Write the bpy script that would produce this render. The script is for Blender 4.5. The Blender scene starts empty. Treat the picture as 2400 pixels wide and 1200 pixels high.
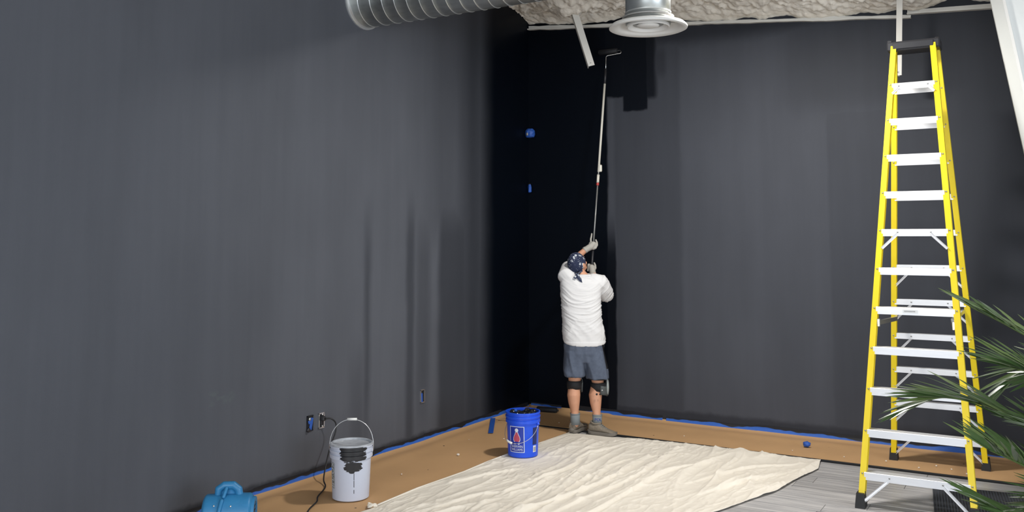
import bpy, math, random
import numpy as np
from mathutils import Vector, Matrix, noise, Euler

random.seed(7)
SC = bpy.context.scene
COL = SC.collection
PI = math.pi
R = math.radians

# ------------------------------------------------------------------ camera, world, lights, exposure
YAW = R(30.658)
cam_data = bpy.data.cameras.new('camera')
cam_data.sensor_width = 36.0
cam_data.lens = 2080.0 / 2400.0 * 36.0
cam_data.shift_y = -203.7 / 2400.0
cam_data.clip_start = 0.05
cam = bpy.data.objects.new('camera', cam_data)
cam.location = (5.110, -9.005, 1.93)
cam.rotation_euler = (R(94.5), 0, YAW)
COL.objects.link(cam)
SC.camera = cam

SC.view_settings.view_transform = 'Standard'
SC.view_settings.look = 'None'
SC.view_settings.gamma = 1.0
SC.view_settings.use_curve_mapping = False
SC.view_settings.exposure = 0.0

world = bpy.data.worlds.new('world')
SC.world = world
world.use_nodes = True
world.node_tree.nodes['Background'].inputs[0].default_value = (0.75, 0.86, 1.0, 1)
world.node_tree.nodes['Background'].inputs[1].default_value = 0.5


def area(name, loc, rot, sx, sy, power, color):
    d = bpy.data.lights.new(name, 'AREA')
    d.shape = 'RECTANGLE'
    d.size, d.size_y, d.energy, d.color = sx, sy, power, color
    o = bpy.data.objects.new(name, d)
    o.location, o.rotation_euler = loc, rot
    COL.objects.link(o)
    return o


# daylight through the storefront windows of the front wall (behind the camera) and of the right wall
area('daylight_front_window', (5.6, -13.9, 1.75), (R(90), 0, 0), 6.6, 2.7, 430, (0.88, 0.94, 1.0))
area('daylight_side_window', (10.35, -6.6, 1.6), (R(90), 0, R(90)), 6.0, 2.5, 320, (0.82, 0.90, 1.0))


# ------------------------------------------------------------------ helpers: materials
def nodes_of(m):
    return m.node_tree.nodes, m.node_tree.links


def math_node(m, op, a, b=None, c=None, clamp=False):
    N, L = nodes_of(m)
    n = N.new('ShaderNodeMath')
    n.operation = op
    n.use_clamp = clamp
    for i, v in enumerate((a, b, c)):
        if v is None:
            continue
        if isinstance(v, (int, float)):
            n.inputs[i].default_value = v
        else:
            L.new(v, n.inputs[i])
    return n.outputs[0]


def sstep(m, v, a, b):
    N, L = nodes_of(m)
    n = N.new('ShaderNodeMapRange')
    n.interpolation_type = 'SMOOTHSTEP'
    n.inputs[1].default_value, n.inputs[2].default_value = a, b
    n.inputs[3].default_value, n.inputs[4].default_value = 0, 1
    L.new(v, n.inputs[0])
    return n.outputs[0]


def mixc(m, fac, a, b):
    N, L = nodes_of(m)
    n = N.new('ShaderNodeMix')
    n.data_type = 'RGBA'
    for i, v in ((0, fac), (6, a), (7, b)):
        if isinstance(v, (int, float)):
            n.inputs[i].default_value = v
        elif isinstance(v, tuple):
            n.inputs[i].default_value = (*v[:3], 1)
        else:
            L.new(v, n.inputs[i])
    return n.outputs[2]


def coord(m, kind='Object', scale=(1, 1, 1)):
    N, L = nodes_of(m)
    tc = N.new('ShaderNodeTexCoord')
    mp = N.new('ShaderNodeMapping')
    mp.inputs['Scale'].default_value = scale
    L.new(tc.outputs[kind], mp.inputs[0])
    return mp.outputs[0]


def xyz(m, vec):
    N, L = nodes_of(m)
    s = N.new('ShaderNodeSeparateXYZ')
    L.new(vec, s.inputs[0])
    return s.outputs


def noise_node(m, vec, scale, detail=3, rough=0.55, dist=0.0):
    N, L = nodes_of(m)
    n = N.new('ShaderNodeTexNoise')
    n.inputs['Scale'].default_value = scale
    n.inputs['Detail'].default_value = detail
    n.inputs['Roughness'].default_value = rough
    n.inputs['Distortion'].default_value = dist
    L.new(vec, n.inputs['Vector'])
    return n.outputs['Fac']


def bump(m, h, strength=0.2, dist=0.01):
    N, L = nodes_of(m)
    b = N.new('ShaderNodeBump')
    b.inputs['Strength'].default_value = strength
    b.inputs['Distance'].default_value = dist
    L.new(h, b.inputs['Height'])
    L.new(b.outputs[0], N['Principled BSDF'].inputs['Normal'])


def mat(name, col, rough=0.5, metal=0.0, var=0.0, vscale=8, vstretch=(1, 1, 1), bmp=0.0, bscale=60, spec=0.5,
        bdist=0.004, sub=0.0):
    m = bpy.data.materials.new(name)
    m.use_nodes = True
    N, L = nodes_of(m)
    p = N['Principled BSDF']
    p.inputs['Base Color'].default_value = (*col, 1)
    p.inputs['Roughness'].default_value = rough
    p.inputs['Metallic'].default_value = metal
    p.inputs['Specular IOR Level'].default_value = spec
    v = coord(m, 'Object', vstretch)
    n = noise_node(m, v, vscale, 4)
    k = max(var, 0.03)
    lo = tuple(c * (1 - k) for c in col)
    hi = tuple(min(1, c * (1 + k)) for c in col)
    L.new(mixc(m, n, lo, hi), p.inputs['Base Color'])
    if bmp > 0:
        bump(m, noise_node(m, v, bscale, 3), bmp, bdist)
    return m


def srgb(r, g, b):
    f = lambda c: (c / 255 / 12.92) if c <= 10 else ((c / 255 + 0.055) / 1.055) ** 2.4
    return (f(r), f(g), f(b))


# ------------------------------------------------------------------ helpers: meshes
class MB:
    """collects vertices and faces, becomes one mesh object"""

    def __init__(s):
        s.v, s.f = [], []

    def add(s, v, f):
        o = len(s.v)
        s.v += [tuple(float(c) for c in p) for p in v]
        s.f += [tuple(i + o for i in q) for q in f]
        return s

    def box(s, c, size, rot=None, bevel=0.0):
        x, y, z = (d / 2 for d in size)
        if bevel <= 0:
            v = [(sx * x, sy * y, sz * z) for sz in (-1, 1) for sy in (-1, 1) for sx in (-1, 1)]
            f = [(0, 2, 3, 1), (4, 5, 7, 6), (0, 1, 5, 4), (2, 6, 7, 3), (0, 4, 6, 2), (1, 3, 7, 5)]
        else:
            b = min(bevel, x * .95, y * .95, z * .95)
            ring = lambda hx, hy, zz: [(hx - b, -hy, zz), (hx, -hy + b, zz), (hx, hy - b, zz), (hx - b, hy, zz),
                                       (-hx + b, hy, zz), (-hx, hy - b, zz), (-hx, -hy + b, zz), (-hx + b, -hy, zz)]
            rings = [ring(x - b, y - b, -z) if False else ring(x - b * .6, y - b * .6, -z), ring(x, y, -z + b),
                     ring(x, y, z - b), ring(x - b * .6, y - b * .6, z)]
            v = [p for r_ in rings for p in r_]
            f = [(k * 8 + i, k * 8 + (i + 1) % 8, k * 8 + 8 + (i + 1) % 8, k * 8 + 8 + i) for k in range(3) for i in
                 range(8)]
            f += [tuple(range(7, -1, -1)), tuple(range(24, 32))]
        if rot is not None:
            v = [rot @ Vector(p) for p in v]
        return s.add([(p[0] + c[0], p[1] + c[1], p[2] + c[2]) for p in v], f)

    def loft(s, rings, caps=True, closed=False):
        n = len(rings[0])
        v = [p for r_ in rings for p in r_]
        f = []
        m = len(rings)
        for k in range(m if closed else m - 1):
            a, b = k * n, ((k + 1) % m) * n
            f += [(a + i, a + (i + 1) % n, b + (i + 1) % n, b + i) for i in range(n)]
        if caps and not closed:
            f += [tuple(range(n - 1, -1, -1)), tuple(range((m - 1) * n, m * n))]
        return s.add(v, f)

    def tube(s, path, rad, n=8, caps=True, squash=None):
        path = [Vector(p) for p in path]
        if isinstance(rad, (int, float)):
            rad = [rad] * len(path)
        rings = []
        t0 = (path[1] - path[0]).normalized()
        up = Vector((0, 0, 1)) if abs(t0.z) < .9 else Vector((1, 0, 0))
        u = t0.cross(up).normalized()
        for i, p in enumerate(path):
            if i == 0:
                t = t0
            elif i == len(path) - 1:
                t = (path[i] - path[i - 1]).normalized()
            else:
                t = (path[i + 1] - path[i - 1]).normalized()
            u = (u - t * u.dot(t)).normalized()
            w = t.cross(u)
            rings.append([p + (u * math.cos(2 * PI * k / n) + w * math.sin(2 * PI * k / n)) * rad[i] for k in range(n)])
        return s.loft(rings, caps)

    def capsule(s, path, rad, n=12):
        """tube with rounded ends"""
        path = [Vector(p) for p in path]
        if isinstance(rad, (int, float)):
            rad = [rad] * len(path)
        d0 = (path[0] - path[1]).normalized()
        d1 = (path[-1] - path[-2]).normalized()
        pts, rr = [], []
        for a in (80, 55, 28):
            pts.append(path[0] + d0 * rad[0] * math.sin(R(a)));
            rr.append(rad[0] * math.cos(R(a)))
        pts += path
        rr += list(rad)
        for a in (28, 55, 80):
            pts.append(path[-1] + d1 * rad[-1] * math.sin(R(a)));
            rr.append(rad[-1] * math.cos(R(a)))
        return s.tube(pts, rr, n)

    def lathe(s, prof, n=32, c=(0, 0, 0), axis='Z', closed=False):
        rings = []
        for r_, h in prof:
            ring = []
            for k in range(n):
                a = 2 * PI * k / n
                x, y = r_ * math.cos(a), r_ * math.sin(a)
                p = {'Z': (x, y, h), 'X': (h, x, y), 'Y': (y, h, x)}[axis]
                ring.append((p[0] + c[0], p[1] + c[1], p[2] + c[2]))
            rings.append(ring)
        return s.loft(rings, caps=not closed, closed=closed)

    def ellipsoid(s, c, rad, n=16, m=10, rot=None):
        rings = []
        for j in range(1, m):
            th = PI * j / m
            ring = []
            for k in range(n):
                a = 2 * PI * k / n
                p = Vector((rad[0] * math.sin(th) * math.cos(a), rad[1] * math.sin(th) * math.sin(a),
                            -rad[2] * math.cos(th)))
                if rot is not None:
                    p = rot @ p
                ring.append((p[0] + c[0], p[1] + c[1], p[2] + c[2]))
            rings.append(ring)
        return s.loft(rings)

    def mesh(s, name, smooth=False):
        me = bpy.data.meshes.new(name)
        me.from_pydata(s.v, [], s.f)
        me.update()
        if smooth:
            me.polygons.foreach_set('use_smooth', [True] * len(me.polygons))
        return me

    def build(s, name, material, parent=None, smooth=False, world=False, auto=None):
        """world=True: vertices are in world space, parent is an unrotated Empty"""
        if world:
            o0 = parent.matrix_basis.translation
            q = parent
            while q.parent is not None:
                q = q.parent
                o0 = o0 + q.matrix_basis.translation
            s.v = [(p[0] - o0[0], p[1] - o0[1], p[2] - o0[2]) for p in s.v]
        me = s.mesh(name, smooth or auto is not None)
        if auto is not None:
            me.set_sharp_from_angle(angle=R(auto))
        return link(name, me, material, parent)


def link(name, me, material, parent=None):
    o = bpy.data.objects.new(name, me)
    if material is not None:
        me.materials.clear()
        me.materials.append(material)
    COL.objects.link(o)
    o.parent = parent
    return o


def empty(name, loc, rz=0.0, label=None, cat=None, group=None):
    o = bpy.data.objects.new(name, None)
    o.empty_display_size = 0.1
    o.location = loc
    o.rotation_euler = (0, 0, rz)
    COL.objects.link(o)
    tag(o, label, cat, group)
    return o


def tag(o, label=None, cat=None, group=None, kind=None):
    for k, v in (('label', label), ('category', cat), ('group', group), ('kind', kind)):
        if v:
            o[k] = v
    return o


def remesh(mb, voxel, smooth_it=4, name='tmp'):
    me = mb.mesh(name)
    o = bpy.data.objects.new(name, me)
    COL.objects.link(o)
    md = o.modifiers.new('r', 'REMESH')
    md.mode = 'VOXEL'
    md.voxel_size = voxel
    md.use_smooth_shade = True
    if smooth_it:
        sm = o.modifiers.new('s', 'SMOOTH')
        sm.factor = 0.5
        sm.iterations = smooth_it
    dg = bpy.context.evaluated_depsgraph_get()
    out = bpy.data.meshes.new_from_object(o.evaluated_get(dg))
    bpy.data.objects.remove(o)
    bpy.data.meshes.remove(me)
    out.polygons.foreach_set('use_smooth', [True] * len(out.polygons))
    return out


def displace(me, fn):
    n = len(me.vertices)
    co = np.empty(n * 3)
    me.vertices.foreach_get('co', co)
    no = np.array([v.normal for v in me.vertices]).reshape(-1)
    co, no = co.reshape(-1, 3), no.reshape(-1, 3)
    d = np.array([fn(p, q) for p, q in zip(co, no)])
    co = co + no * d[:, None]
    me.vertices.foreach_set('co', co.reshape(-1))
    me.update()
    return me


def nz(x, y, z=0.0):
    return noise.noise((x, y, z))


def text_mesh(s, size):
    cu = bpy.data.curves.new('t', 'FONT')
    cu.body = s
    cu.size = size
    cu.align_x = 'CENTER'
    o = bpy.data.objects.new('t', cu)
    COL.objects.link(o)
    dg = bpy.context.evaluated_depsgraph_get()
    me = bpy.data.meshes.new_from_object(o.evaluated_get(dg))
    v = [tuple(p.co) for p in me.vertices]
    f = [tuple(p.vertices) for p in me.polygons]
    bpy.data.objects.remove(o)
    bpy.data.curves.remove(cu)
    bpy.data.meshes.remove(me)
    return v, f


def spline(pts, n=10):
    out = []
    P = [Vector(p) for p in pts]
    P = [P[0] * 2 - P[1]] + P + [P[-1] * 2 - P[-2]]
    for i in range(1, len(P) - 2):
        for k in range(n):
            t = k / n
            a, b, c, d = P[i - 1], P[i], P[i + 1], P[i + 2]
            out.append(.5 * ((2 * b) + (c - a) * t + (2 * a - 5 * b + 4 * c - d) * t * t + (3 * b - a - 3 * c + d) * t ** 3))
    out.append(P[-2])
    return out


# ------------------------------------------------------------------ materials
def wall_material(name, along, patches, seed, dry, wet, smear=None):  # wet: colour of the wet patches and of the other darker areas
    """matt charcoal paint with wet, freshly rolled patches and other darker areas: along = index of the axis that runs along the wall"""
    m = bpy.data.materials.new(name)
    m.use_nodes = True
    N, L = nodes_of(m)
    p = N['Principled BSDF']
    v = coord(m)
    c = xyz(m, v)
    u = c[along] if along == 0 else math_node(m, 'MULTIPLY', c[1], -1.0)
    z = c[2]
    wob = noise_node(m, coord(m, 'Object', (1, 1, .35)), 5.0, 3)
    wob2 = noise_node(m, v, 9.0, 2)
    uw = math_node(m, 'MULTIPLY_ADD', wob, 0.07, math_node(m, 'ADD', u, -0.035))
    zw = math_node(m, 'MULTIPLY_ADD', wob2, 0.05, math_node(m, 'ADD', z, -0.025))
    fac = None
    for (u0, u1, z0, z1, su, sz, k) in patches:
        a = sstep(m, uw, u0 - su, u0 + su)
        b = math_node(m, 'SUBTRACT', 1.0, sstep(m, uw, u1 - su, u1 + su))
        q = sstep(m, zw, z0 - sz, z0 + sz)
        r_ = math_node(m, 'SUBTRACT', 1.0, sstep(m, zw, z1 - sz, z1 + sz))
        e = math_node(m, 'MULTIPLY', math_node(m, 'MULTIPLY', a, b), math_node(m, 'MULTIPLY', q, r_))
        e = math_node(m, 'MULTIPLY', e, k)
        fac = e if fac is None else math_node(m, 'MAXIMUM', fac, e)
    # roller streaks: noise stretched vertically
    st = noise_node(m, coord(m, 'Object', (1, 1, .06)), 7.0, 4, .6)
    st2 = noise_node(m, coord(m, 'Object', (1, 1, .5)), 1.3, 3)
    streak = math_node(m, 'ADD', math_node(m, 'MULTIPLY', st, .55), math_node(m, 'MULTIPLY', st2, .75))
    base = mixc(m, streak, tuple(d * .76 for d in dry), tuple(d * 1.24 for d in dry))
    if smear:
        # chalky wipe mark left on the dry paint
        a = math_node(m, 'DIVIDE', math_node(m, 'SUBTRACT', u, smear[0]), .17)
        b = math_node(m, 'DIVIDE', math_node(m, 'SUBTRACT', z, smear[1]), .075)
        d = math_node(m, 'ADD', math_node(m, 'MULTIPLY', a, a), math_node(m, 'MULTIPLY', b, b))
        d = math_node(m, 'SUBTRACT', 1.0, sstep(m, d, .2, 1.0))
        d = math_node(m, 'MULTIPLY', d, sstep(m, noise_node(m, coord(m, 'Object', (1, 1, 1.8)), 9.0, 2), .46, .62))
        base = mixc(m, math_node(m, 'MULTIPLY', d, .5), base, (.105, .125, .13))
    L.new(mixc(m, fac, base, wet), p.inputs['Base Color'])
    ro = math_node(m, 'MULTIPLY_ADD', fac, -0.18, 0.62)
    L.new(ro, p.inputs['Roughness'])
    p.inputs['Specular IOR Level'].default_value = 0.16
    bump(m, noise_node(m, v, 220, 2), .12, .002)
    return m


DRY = (0.086, 0.091, 0.107)
WET_OR_DARK = (0.0006, 0.0020, 0.0052)
M = {}
M['wall_left'] = wall_material('charcoal_paint_side', 1, [
    (-1, 1.06, -1, 9, .32, .02, 1.0), (.9, 1.45, -1, 9, .35, .3, .62), (1.3, 1.80, -1, 2.25, .07, .35, .50), (1.4, 1.95, 1.9, 9, .45, .3, .30),
    (1.95, 2.16, .35, 2.1, .06, .4, .26), (2.20, 2.32, -1, 2.2, .04, .35, .42), (2.84, 2.92, .3, 2.05, .05, .4, .42), (2.92, 3.10, -1, .9, .06, .3, .22),
    (-1, 12, -1, 0.10, .1, .02, .6)], 1, DRY, WET_OR_DARK, (4.50, .79))
M['wall_back'] = wall_material('charcoal_paint_back', 0, [
    (-1, 1.01, -1, 9, .02, .02, 1.0), (.8, 1.10, -1, 2.0, .02, .3, .95), (.8, 1.22, 3.50, 9, .015, .02, .97), (1.2, 1.50, 3.33, 9, .015, .02, .97),
    (1.45, 1.60, 3.45, 9, .05, .05, .90), (1.55, 1.72, 3.65, 4.02, .06, .12, .45), (1.0, 4.9, 4.02, 9, .05, .10, .55), (1.10, 1.86, -1, 9, .03, .02, .22),
    (3.36, 9, -1, 3.16, .02, .02, .18), (4.45, 9, -1, 9, .35, .3, .38), (3.0, 9, 3.2, 9, .3, .2, .35), (-1, 12, -1, 0.14, .1, .03, .5)],  # wide soft rows here only darken the wall towards its right end
    2, (0.058, 0.062, 0.075), WET_OR_DARK)
M['white_wall'] = mat('white_wall_paint', (0.62, 0.62, 0.60), .7, bmp=.05)
M['foam'] = mat('spray_foam', srgb(240, 232, 219), .75, var=.10, vscale=14, bmp=.5, bscale=45, bdist=.01)
M['white_metal'] = mat('white_painted_steel', srgb(222, 219, 212), .45, var=.05, vscale=5)
M['column_white'] = mat('white_column_paint', srgb(226, 228, 226), .5, var=.03)
M['galv'] = mat('galvanised_steel', (0.50, 0.52, 0.51), .38, .85, var=.28, vscale=9, vstretch=(1, 2.5, 2.5))
M['galv_seam'] = mat('galvanised_seam', (0.85, 0.86, 0.85), .3, .8)
M['diff_white'] = mat('white_diffuser_enamel', srgb(228, 226, 222), .4)
M['diff_gray'] = mat('diffuser_throat', srgb(150, 148, 145), .5)


def paper_material():
    m = mat('brown_kraft_paper', srgb(192, 152, 108), .72, var=.10, vscale=2.2, bmp=.12, bscale=22)
    N, L = nodes_of(m)
    p = N['Principled BSDF']
    src = p.inputs['Base Color'].links[0].from_socket
    v = coord(m)
    vo = N.new('ShaderNodeTexVoronoi')
    vo.inputs['Scale'].default_value = 5.5
    L.new(noise_vec(m, v, 3.0, .05), vo.inputs['Vector'])
    sep = N.new('ShaderNodeSeparateColor')
    L.new(vo.outputs['Color'], sep.inputs[0])
    lim = math_node(m, 'MULTIPLY', math_node(m, 'GREATER_THAN', sep.outputs[0], .55), .055)
    spot = math_node(m, 'LESS_THAN', vo.outputs['Distance'], lim)
    L.new(mixc(m, math_node(m, 'MULTIPLY', spot, .9), src, (0.012, 0.011, 0.012)), p.inputs['Base Color'])
    return m


def noise_vec(m, v, scale, amt):
    N, L = nodes_of(m)
    n = N.new('ShaderNodeTexNoise')
    n.inputs['Scale'].default_value = scale
    L.new(v, n.inputs['Vector'])
    sc = N.new('ShaderNodeVectorMath')
    sc.operation = 'SCALE'
    L.new(n.outputs['Color'], sc.inputs[0])
    sc.inputs['Scale'].default_value = amt
    ad = N.new('ShaderNodeVectorMath')
    L.new(v, ad.inputs[0])
    L.new(sc.outputs[0], ad.inputs[1])
    return ad.outputs[0]


M['paper'] = paper_material()
M['cloth'] = mat('canvas_cotton', srgb(228, 220, 207), .9, var=.05, vscale=4, bmp=.25, bscale=30, bdist=.005, spec=.2)


def tape_material(name, level, amp):
    """blue masking tape whose upper part is rolled over with wall paint"""
    m = mat(name, srgb(42, 92, 178), .6, var=.12, vscale=30)
    N, L = nodes_of(m)
    p = N['Principled BSDF']
    src = p.inputs['Base Color'].links[0].from_socket
    c = xyz(m, coord(m))
    n = noise_node(m, coord(m, 'Object', (1, 1, .4)), 2.4, 3, .5)
    h = math_node(m, 'MULTIPLY_ADD', n, amp, c[2])
    L.new(mixc(m, sstep(m, h, level, level + .004), src, (0.006, 0.007, 0.011)), p.inputs['Base Color'])
    return m


M['tape'] = tape_material('blue_tape', .112, .125)
M['tape_plain'] = mat('blue_tape_plain', srgb(38, 84, 168), .55, var=.25, vscale=60, bmp=.3, bscale=90)
M['black_rubber'] = mat('black_rubber', (0.012, 0.012, 0.013), .6)
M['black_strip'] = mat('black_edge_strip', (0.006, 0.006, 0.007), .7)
M['cord'] = mat('black_cord', (0.010, 0.010, 0.011), .45)


def plank_material(name, k):
    m = mat(name, tuple(c * k for c in srgb(150, 149, 149)), .42, var=.05, vscale=3)
    N, L = nodes_of(m)
    p = N['Principled BSDF']
    v = coord(m, 'Object', (1.2, 34, 34))
    g = noise_node(m, v, 1.6, 5, .65, .3)
    g2 = noise_node(m, coord(m, 'Object', (.6, 11, 11)), 2.0, 3)
    s = math_node(m, 'ADD', math_node(m, 'MULTIPLY', g, .9), math_node(m, 'MULTIPLY', g2, .5))
    s = sstep(m, s, .40, 1.0)
    a, b = srgb(132, 131, 134), srgb(212, 208, 205)
    L.new(mixc(m, s, tuple(c * k for c in a), tuple(c * k for c in b)), p.inputs['Base Color'])
    bump(m, g, .08, .002)
    return m


for i, k in enumerate((.90, 1.0, 1.08, .82)):
    M['plank%d' % i] = plank_material('grey_plank_%d' % i, k)
M['floor'] = mat('grey_vinyl_floor', srgb(140, 139, 140), .5, var=.08, vscale=2)


def ribbed(name, col):
    m = mat(name, col, .9, var=.25, vscale=60)
    N, L = nodes_of(m)
    c = xyz(m, coord(m))
    w = math_node(m, 'SINE', math_node(m, 'MULTIPLY', c[0], 330.0))
    bump(m, w, .9, .004)
    return m


M['mat'] = ribbed('dark_ribbed_carpet', (0.050, 0.054, 0.064))
M['yellow'] = mat('yellow_fibreglass', (0.80, 0.60, 0.012), .42, var=.06, vscale=6)
M['alu'] = mat('brushed_aluminium', (0.78, 0.78, 0.80), .42, .55, var=.06, vscale=7, vstretch=(1, 8, 8))
M['steel'] = mat('bright_steel', (0.75, 0.75, 0.74), .25, .9)
M['cap_black'] = mat('black_moulded_plastic', (0.020, 0.020, 0.024), .45, var=.2)
M['sticker'] = mat('white_sticker', (0.75, 0.75, 0.74), .5)
M['sticker_ink'] = mat('grey_print', (0.18, 0.18, 0.18), .6)
M['bucket_blue'] = mat('blue_plastic', (0.012, 0.085, 0.72), .32, var=.05)
M['label_blue'] = mat('dark_blue_print', (0.010, 0.035, 0.36), .4)
M['label_dark'] = mat('navy_side_print', (0.010, 0.020, 0.12), .45, var=.4, vscale=60)
M['print_white'] = mat('white_print', (0.72, 0.76, 0.85), .45)
M['print_red'] = mat('red_print', (0.50, 0.07, 0.12), .45)
M['print_grey'] = mat('grey_green_print', srgb(128, 134, 132), .5)
M['grip'] = mat('white_plastic_grip', (0.80, 0.80, 0.78), .4)
M['wire'] = mat('handle_wire', (0.66, 0.66, 0.66), .3, .8)
M['roller_nap'] = mat('paint_soaked_nap', (0.008, 0.009, 0.012), .6, bmp=.4, bscale=200)
M['paint_wet'] = mat('wet_dark_paint', (0.010, 0.011, 0.015), .12)


def smeared_bucket():
    """pale plastic with a run of dried dark paint over the rim towards -Y of the bucket"""
    m = mat('pale_grey_plastic', srgb(196, 202, 218), .38, var=.03)
    N, L = nodes_of(m)
    p = N['Principled BSDF']
    src = p.inputs['Base Color'].links[0].from_socket
    v = coord(m)
    c = xyz(m, v)
    front = math_node(m, 'LESS_THAN', c[1], .115)
    x, z = c[0], c[2]
    n = noise_node(m, coord(m, 'Object', (1.0, 1.0, 2.2)), 16, 4, .6)
    n2 = noise_node(m, coord(m, 'Object', (1, 1, 6)), 14, 3, .6)

    def blob(cx, cz, rx, rz, amp):
        a = math_node(m, 'ABSOLUTE', math_node(m, 'DIVIDE', math_node(m, 'SUBTRACT', x, cx), rx))
        b = math_node(m, 'ABSOLUTE', math_node(m, 'DIVIDE', math_node(m, 'SUBTRACT', z, cz), rz))
        d = math_node(m, 'ADD', math_node(m, 'POWER', a, 3.0), math_node(m, 'POWER', b, 3.0))
        d = math_node(m, 'ADD', d, math_node(m, 'MULTIPLY', math_node(m, 'SUBTRACT', n2, .5), amp))
        return math_node(m, 'LESS_THAN', d, 1.0)

    k = blob(.035, .352, .090, .070, 2.6)
    k = math_node(m, 'MAXIMUM', k, blob(.038, .252, .062, .034, 2.6))
    k = math_node(m, 'MAXIMUM', k, blob(.030, .225, .022, .02, 1.5))
    line = math_node(m, 'LESS_THAN', math_node(m, 'ABSOLUTE', math_node(m, 'SUBTRACT', x, .046)), .0022)
    line = math_node(m, 'MULTIPLY', line, math_node(m, 'MULTIPLY', math_node(m, 'GREATER_THAN', z, .06), math_node(m, 'LESS_THAN', z, .24)))
    line = math_node(m, 'MULTIPLY', line, math_node(m, 'GREATER_THAN', n, .42))
    k = math_node(m, 'MAXIMUM', k, line)
    k = math_node(m, 'MULTIPLY', k, front)
    L.new(mixc(m, k, src, (0.018, 0.018, 0.021)), p.inputs['Base Color'])
    return m


M['bucket_white'] = smeared_bucket()
M['lid_liquid'] = mat('milky_lid', (0.42, 0.44, 0.48), .25, var=.5, vscale=14, vstretch=(1, 3, 1))
M['fan_blue'] = mat('blue_rotomoulded_plastic', (0.030, 0.21, 0.44), .4, var=.16, vscale=14, bmp=.1)
M['fan_dark'] = mat('dark_grille', (0.010, 0.020, 0.035), .6)
M['skin'] = mat('skin', srgb(202, 148, 118), .55, var=.10, vscale=14)
M['shirt'] = mat('white_jersey', (0.70, 0.69, 0.69), .85, var=.02, bmp=.12, bscale=160, spec=.2)


def shorts_material():
    m = mat('grey_heather_jersey', srgb(88, 96, 112), .9, var=.26, vscale=38, bmp=.2, bscale=120, spec=.2)
    N, L = nodes_of(m)
    p = N['Principled BSDF']
    src = p.inputs['Base Color'].links[0].from_socket
    c = xyz(m, coord(m))
    line = math_node(m, 'MULTIPLY_ADD', c[2], -.20, .318)
    d = math_node(m, 'ABSOLUTE', math_node(m, 'SUBTRACT', c[0], line))
    s = math_node(m, 'LESS_THAN', d, .011)
    s = math_node(m, 'MULTIPLY', s, math_node(m, 'GREATER_THAN', c[2], .63))
    L.new(mixc(m, s, src, (0.008, 0.008, 0.010)), p.inputs['Base Color'])
    return m


M['shorts'] = shorts_material()


def bandana_material():
    m = mat('navy_paisley_cotton', srgb(28, 38, 66), .85, var=.1)
    N, L = nodes_of(m)
    p = N['Principled BSDF']
    src = p.inputs['Base Color'].links[0].from_socket
    v = noise_vec(m, coord(m), 40, .02)
    a = N.new('ShaderNodeTexVoronoi')
    a.inputs['Scale'].default_value = 24
    L.new(v, a.inputs['Vector'])
    b = N.new('ShaderNodeTexVoronoi')
    b.inputs['Scale'].default_value = 62
    L.new(v, b.inputs['Vector'])
    s1 = math_node(m, 'LESS_THAN', a.outputs['Distance'], .30)
    s3 = math_node(m, 'GREATER_THAN', noise_node(m, coord(m), 90, 2), .42)
    s2 = math_node(m, 'LESS_THAN', b.outputs['Distance'], .17)
    k = math_node(m, 'MAXIMUM', math_node(m, 'MULTIPLY', s1, s3), s2)
    L.new(mixc(m, k, src, srgb(196, 200, 205)), p.inputs['Base Color'])
    return m


M['bandana'] = bandana_material()
M['glove'] = mat('grey_work_glove', srgb(172, 168, 160), .8, var=.08, vscale=40, bmp=.2, bscale=120)
M['knee_black'] = mat('black_neoprene', (0.012, 0.012, 0.014), .7)
M['knee_grey'] = mat('grey_knee_panel', srgb(74, 78, 78), .6, var=.1)
M['knee_shell'] = mat('pale_knee_shell', srgb(150, 156, 154), .45)
M['sock'] = mat('grey_knit_sock', srgb(122, 128, 130), .9, bmp=.3, bscale=150)
M['sock_ink'] = mat('blue_knit_letters', srgb(52, 66, 150), .9)
M['shoe'] = mat('taupe_mesh_upper', srgb(126, 116, 102), .8, var=.22, vscale=45, bmp=.3, bscale=120)
M['shoe_sole'] = mat('grey_rubber_sole', srgb(112, 106, 98), .7, var=.15)
M['shoe_dark'] = mat('dark_shoe_lining', srgb(38, 36, 34), .8)
M['pole_white'] = mat('pale_pole_tube', srgb(214, 210, 198), .45)
M['pole_grey'] = mat('grey_pole_shaft', srgb(150, 150, 148), .35, .5)
M['red_band'] = mat('red_band', srgb(190, 70, 66), .5)
M['frond'] = mat('palm_leaf', srgb(66, 90, 50), .30, var=.35, vscale=5, vstretch=(1, 1, 1))
M['frond_pale'] = mat('palm_leaf_pale', srgb(92, 112, 62), .42, var=.3, vscale=5)
M['rachis'] = mat('palm_rachis', srgb(84, 104, 46), .45, var=.2)
M['bark'] = mat('palm_bark', srgb(92, 70, 48), .9, var=.3, bmp=.5, bscale=30)
M['pot'] = mat('black_planter', (0.03, 0.03, 0.032), .5)
M['soil'] = mat('dark_soil', (0.03, 0.02, 0.012), .95, bmp=.6, bscale=60)
M['dark_box'] = mat('overpainted_box', (0.010, 0.011, 0.014), .5)
M['glass'] = mat('window_glass', (0.8, 0.85, 0.88), .05)
M['glass'].node_tree.nodes['Principled BSDF'].inputs['Transmission Weight'].default_value = 1.0
M['led'] = mat('led_lens', (0.9, 0.9, 0.9), .5)


# ------------------------------------------------------------------ room shell
def struct(name, mb, m, **kw):
    o = mb.build(name, M[m], **kw)
    o['kind'] = 'structure'
    return o


def ceil_z(x, y=0.0):
    return 4.475 - 0.100 * x + .20 * min(max(-y, 0.0), 1.6)


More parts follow.
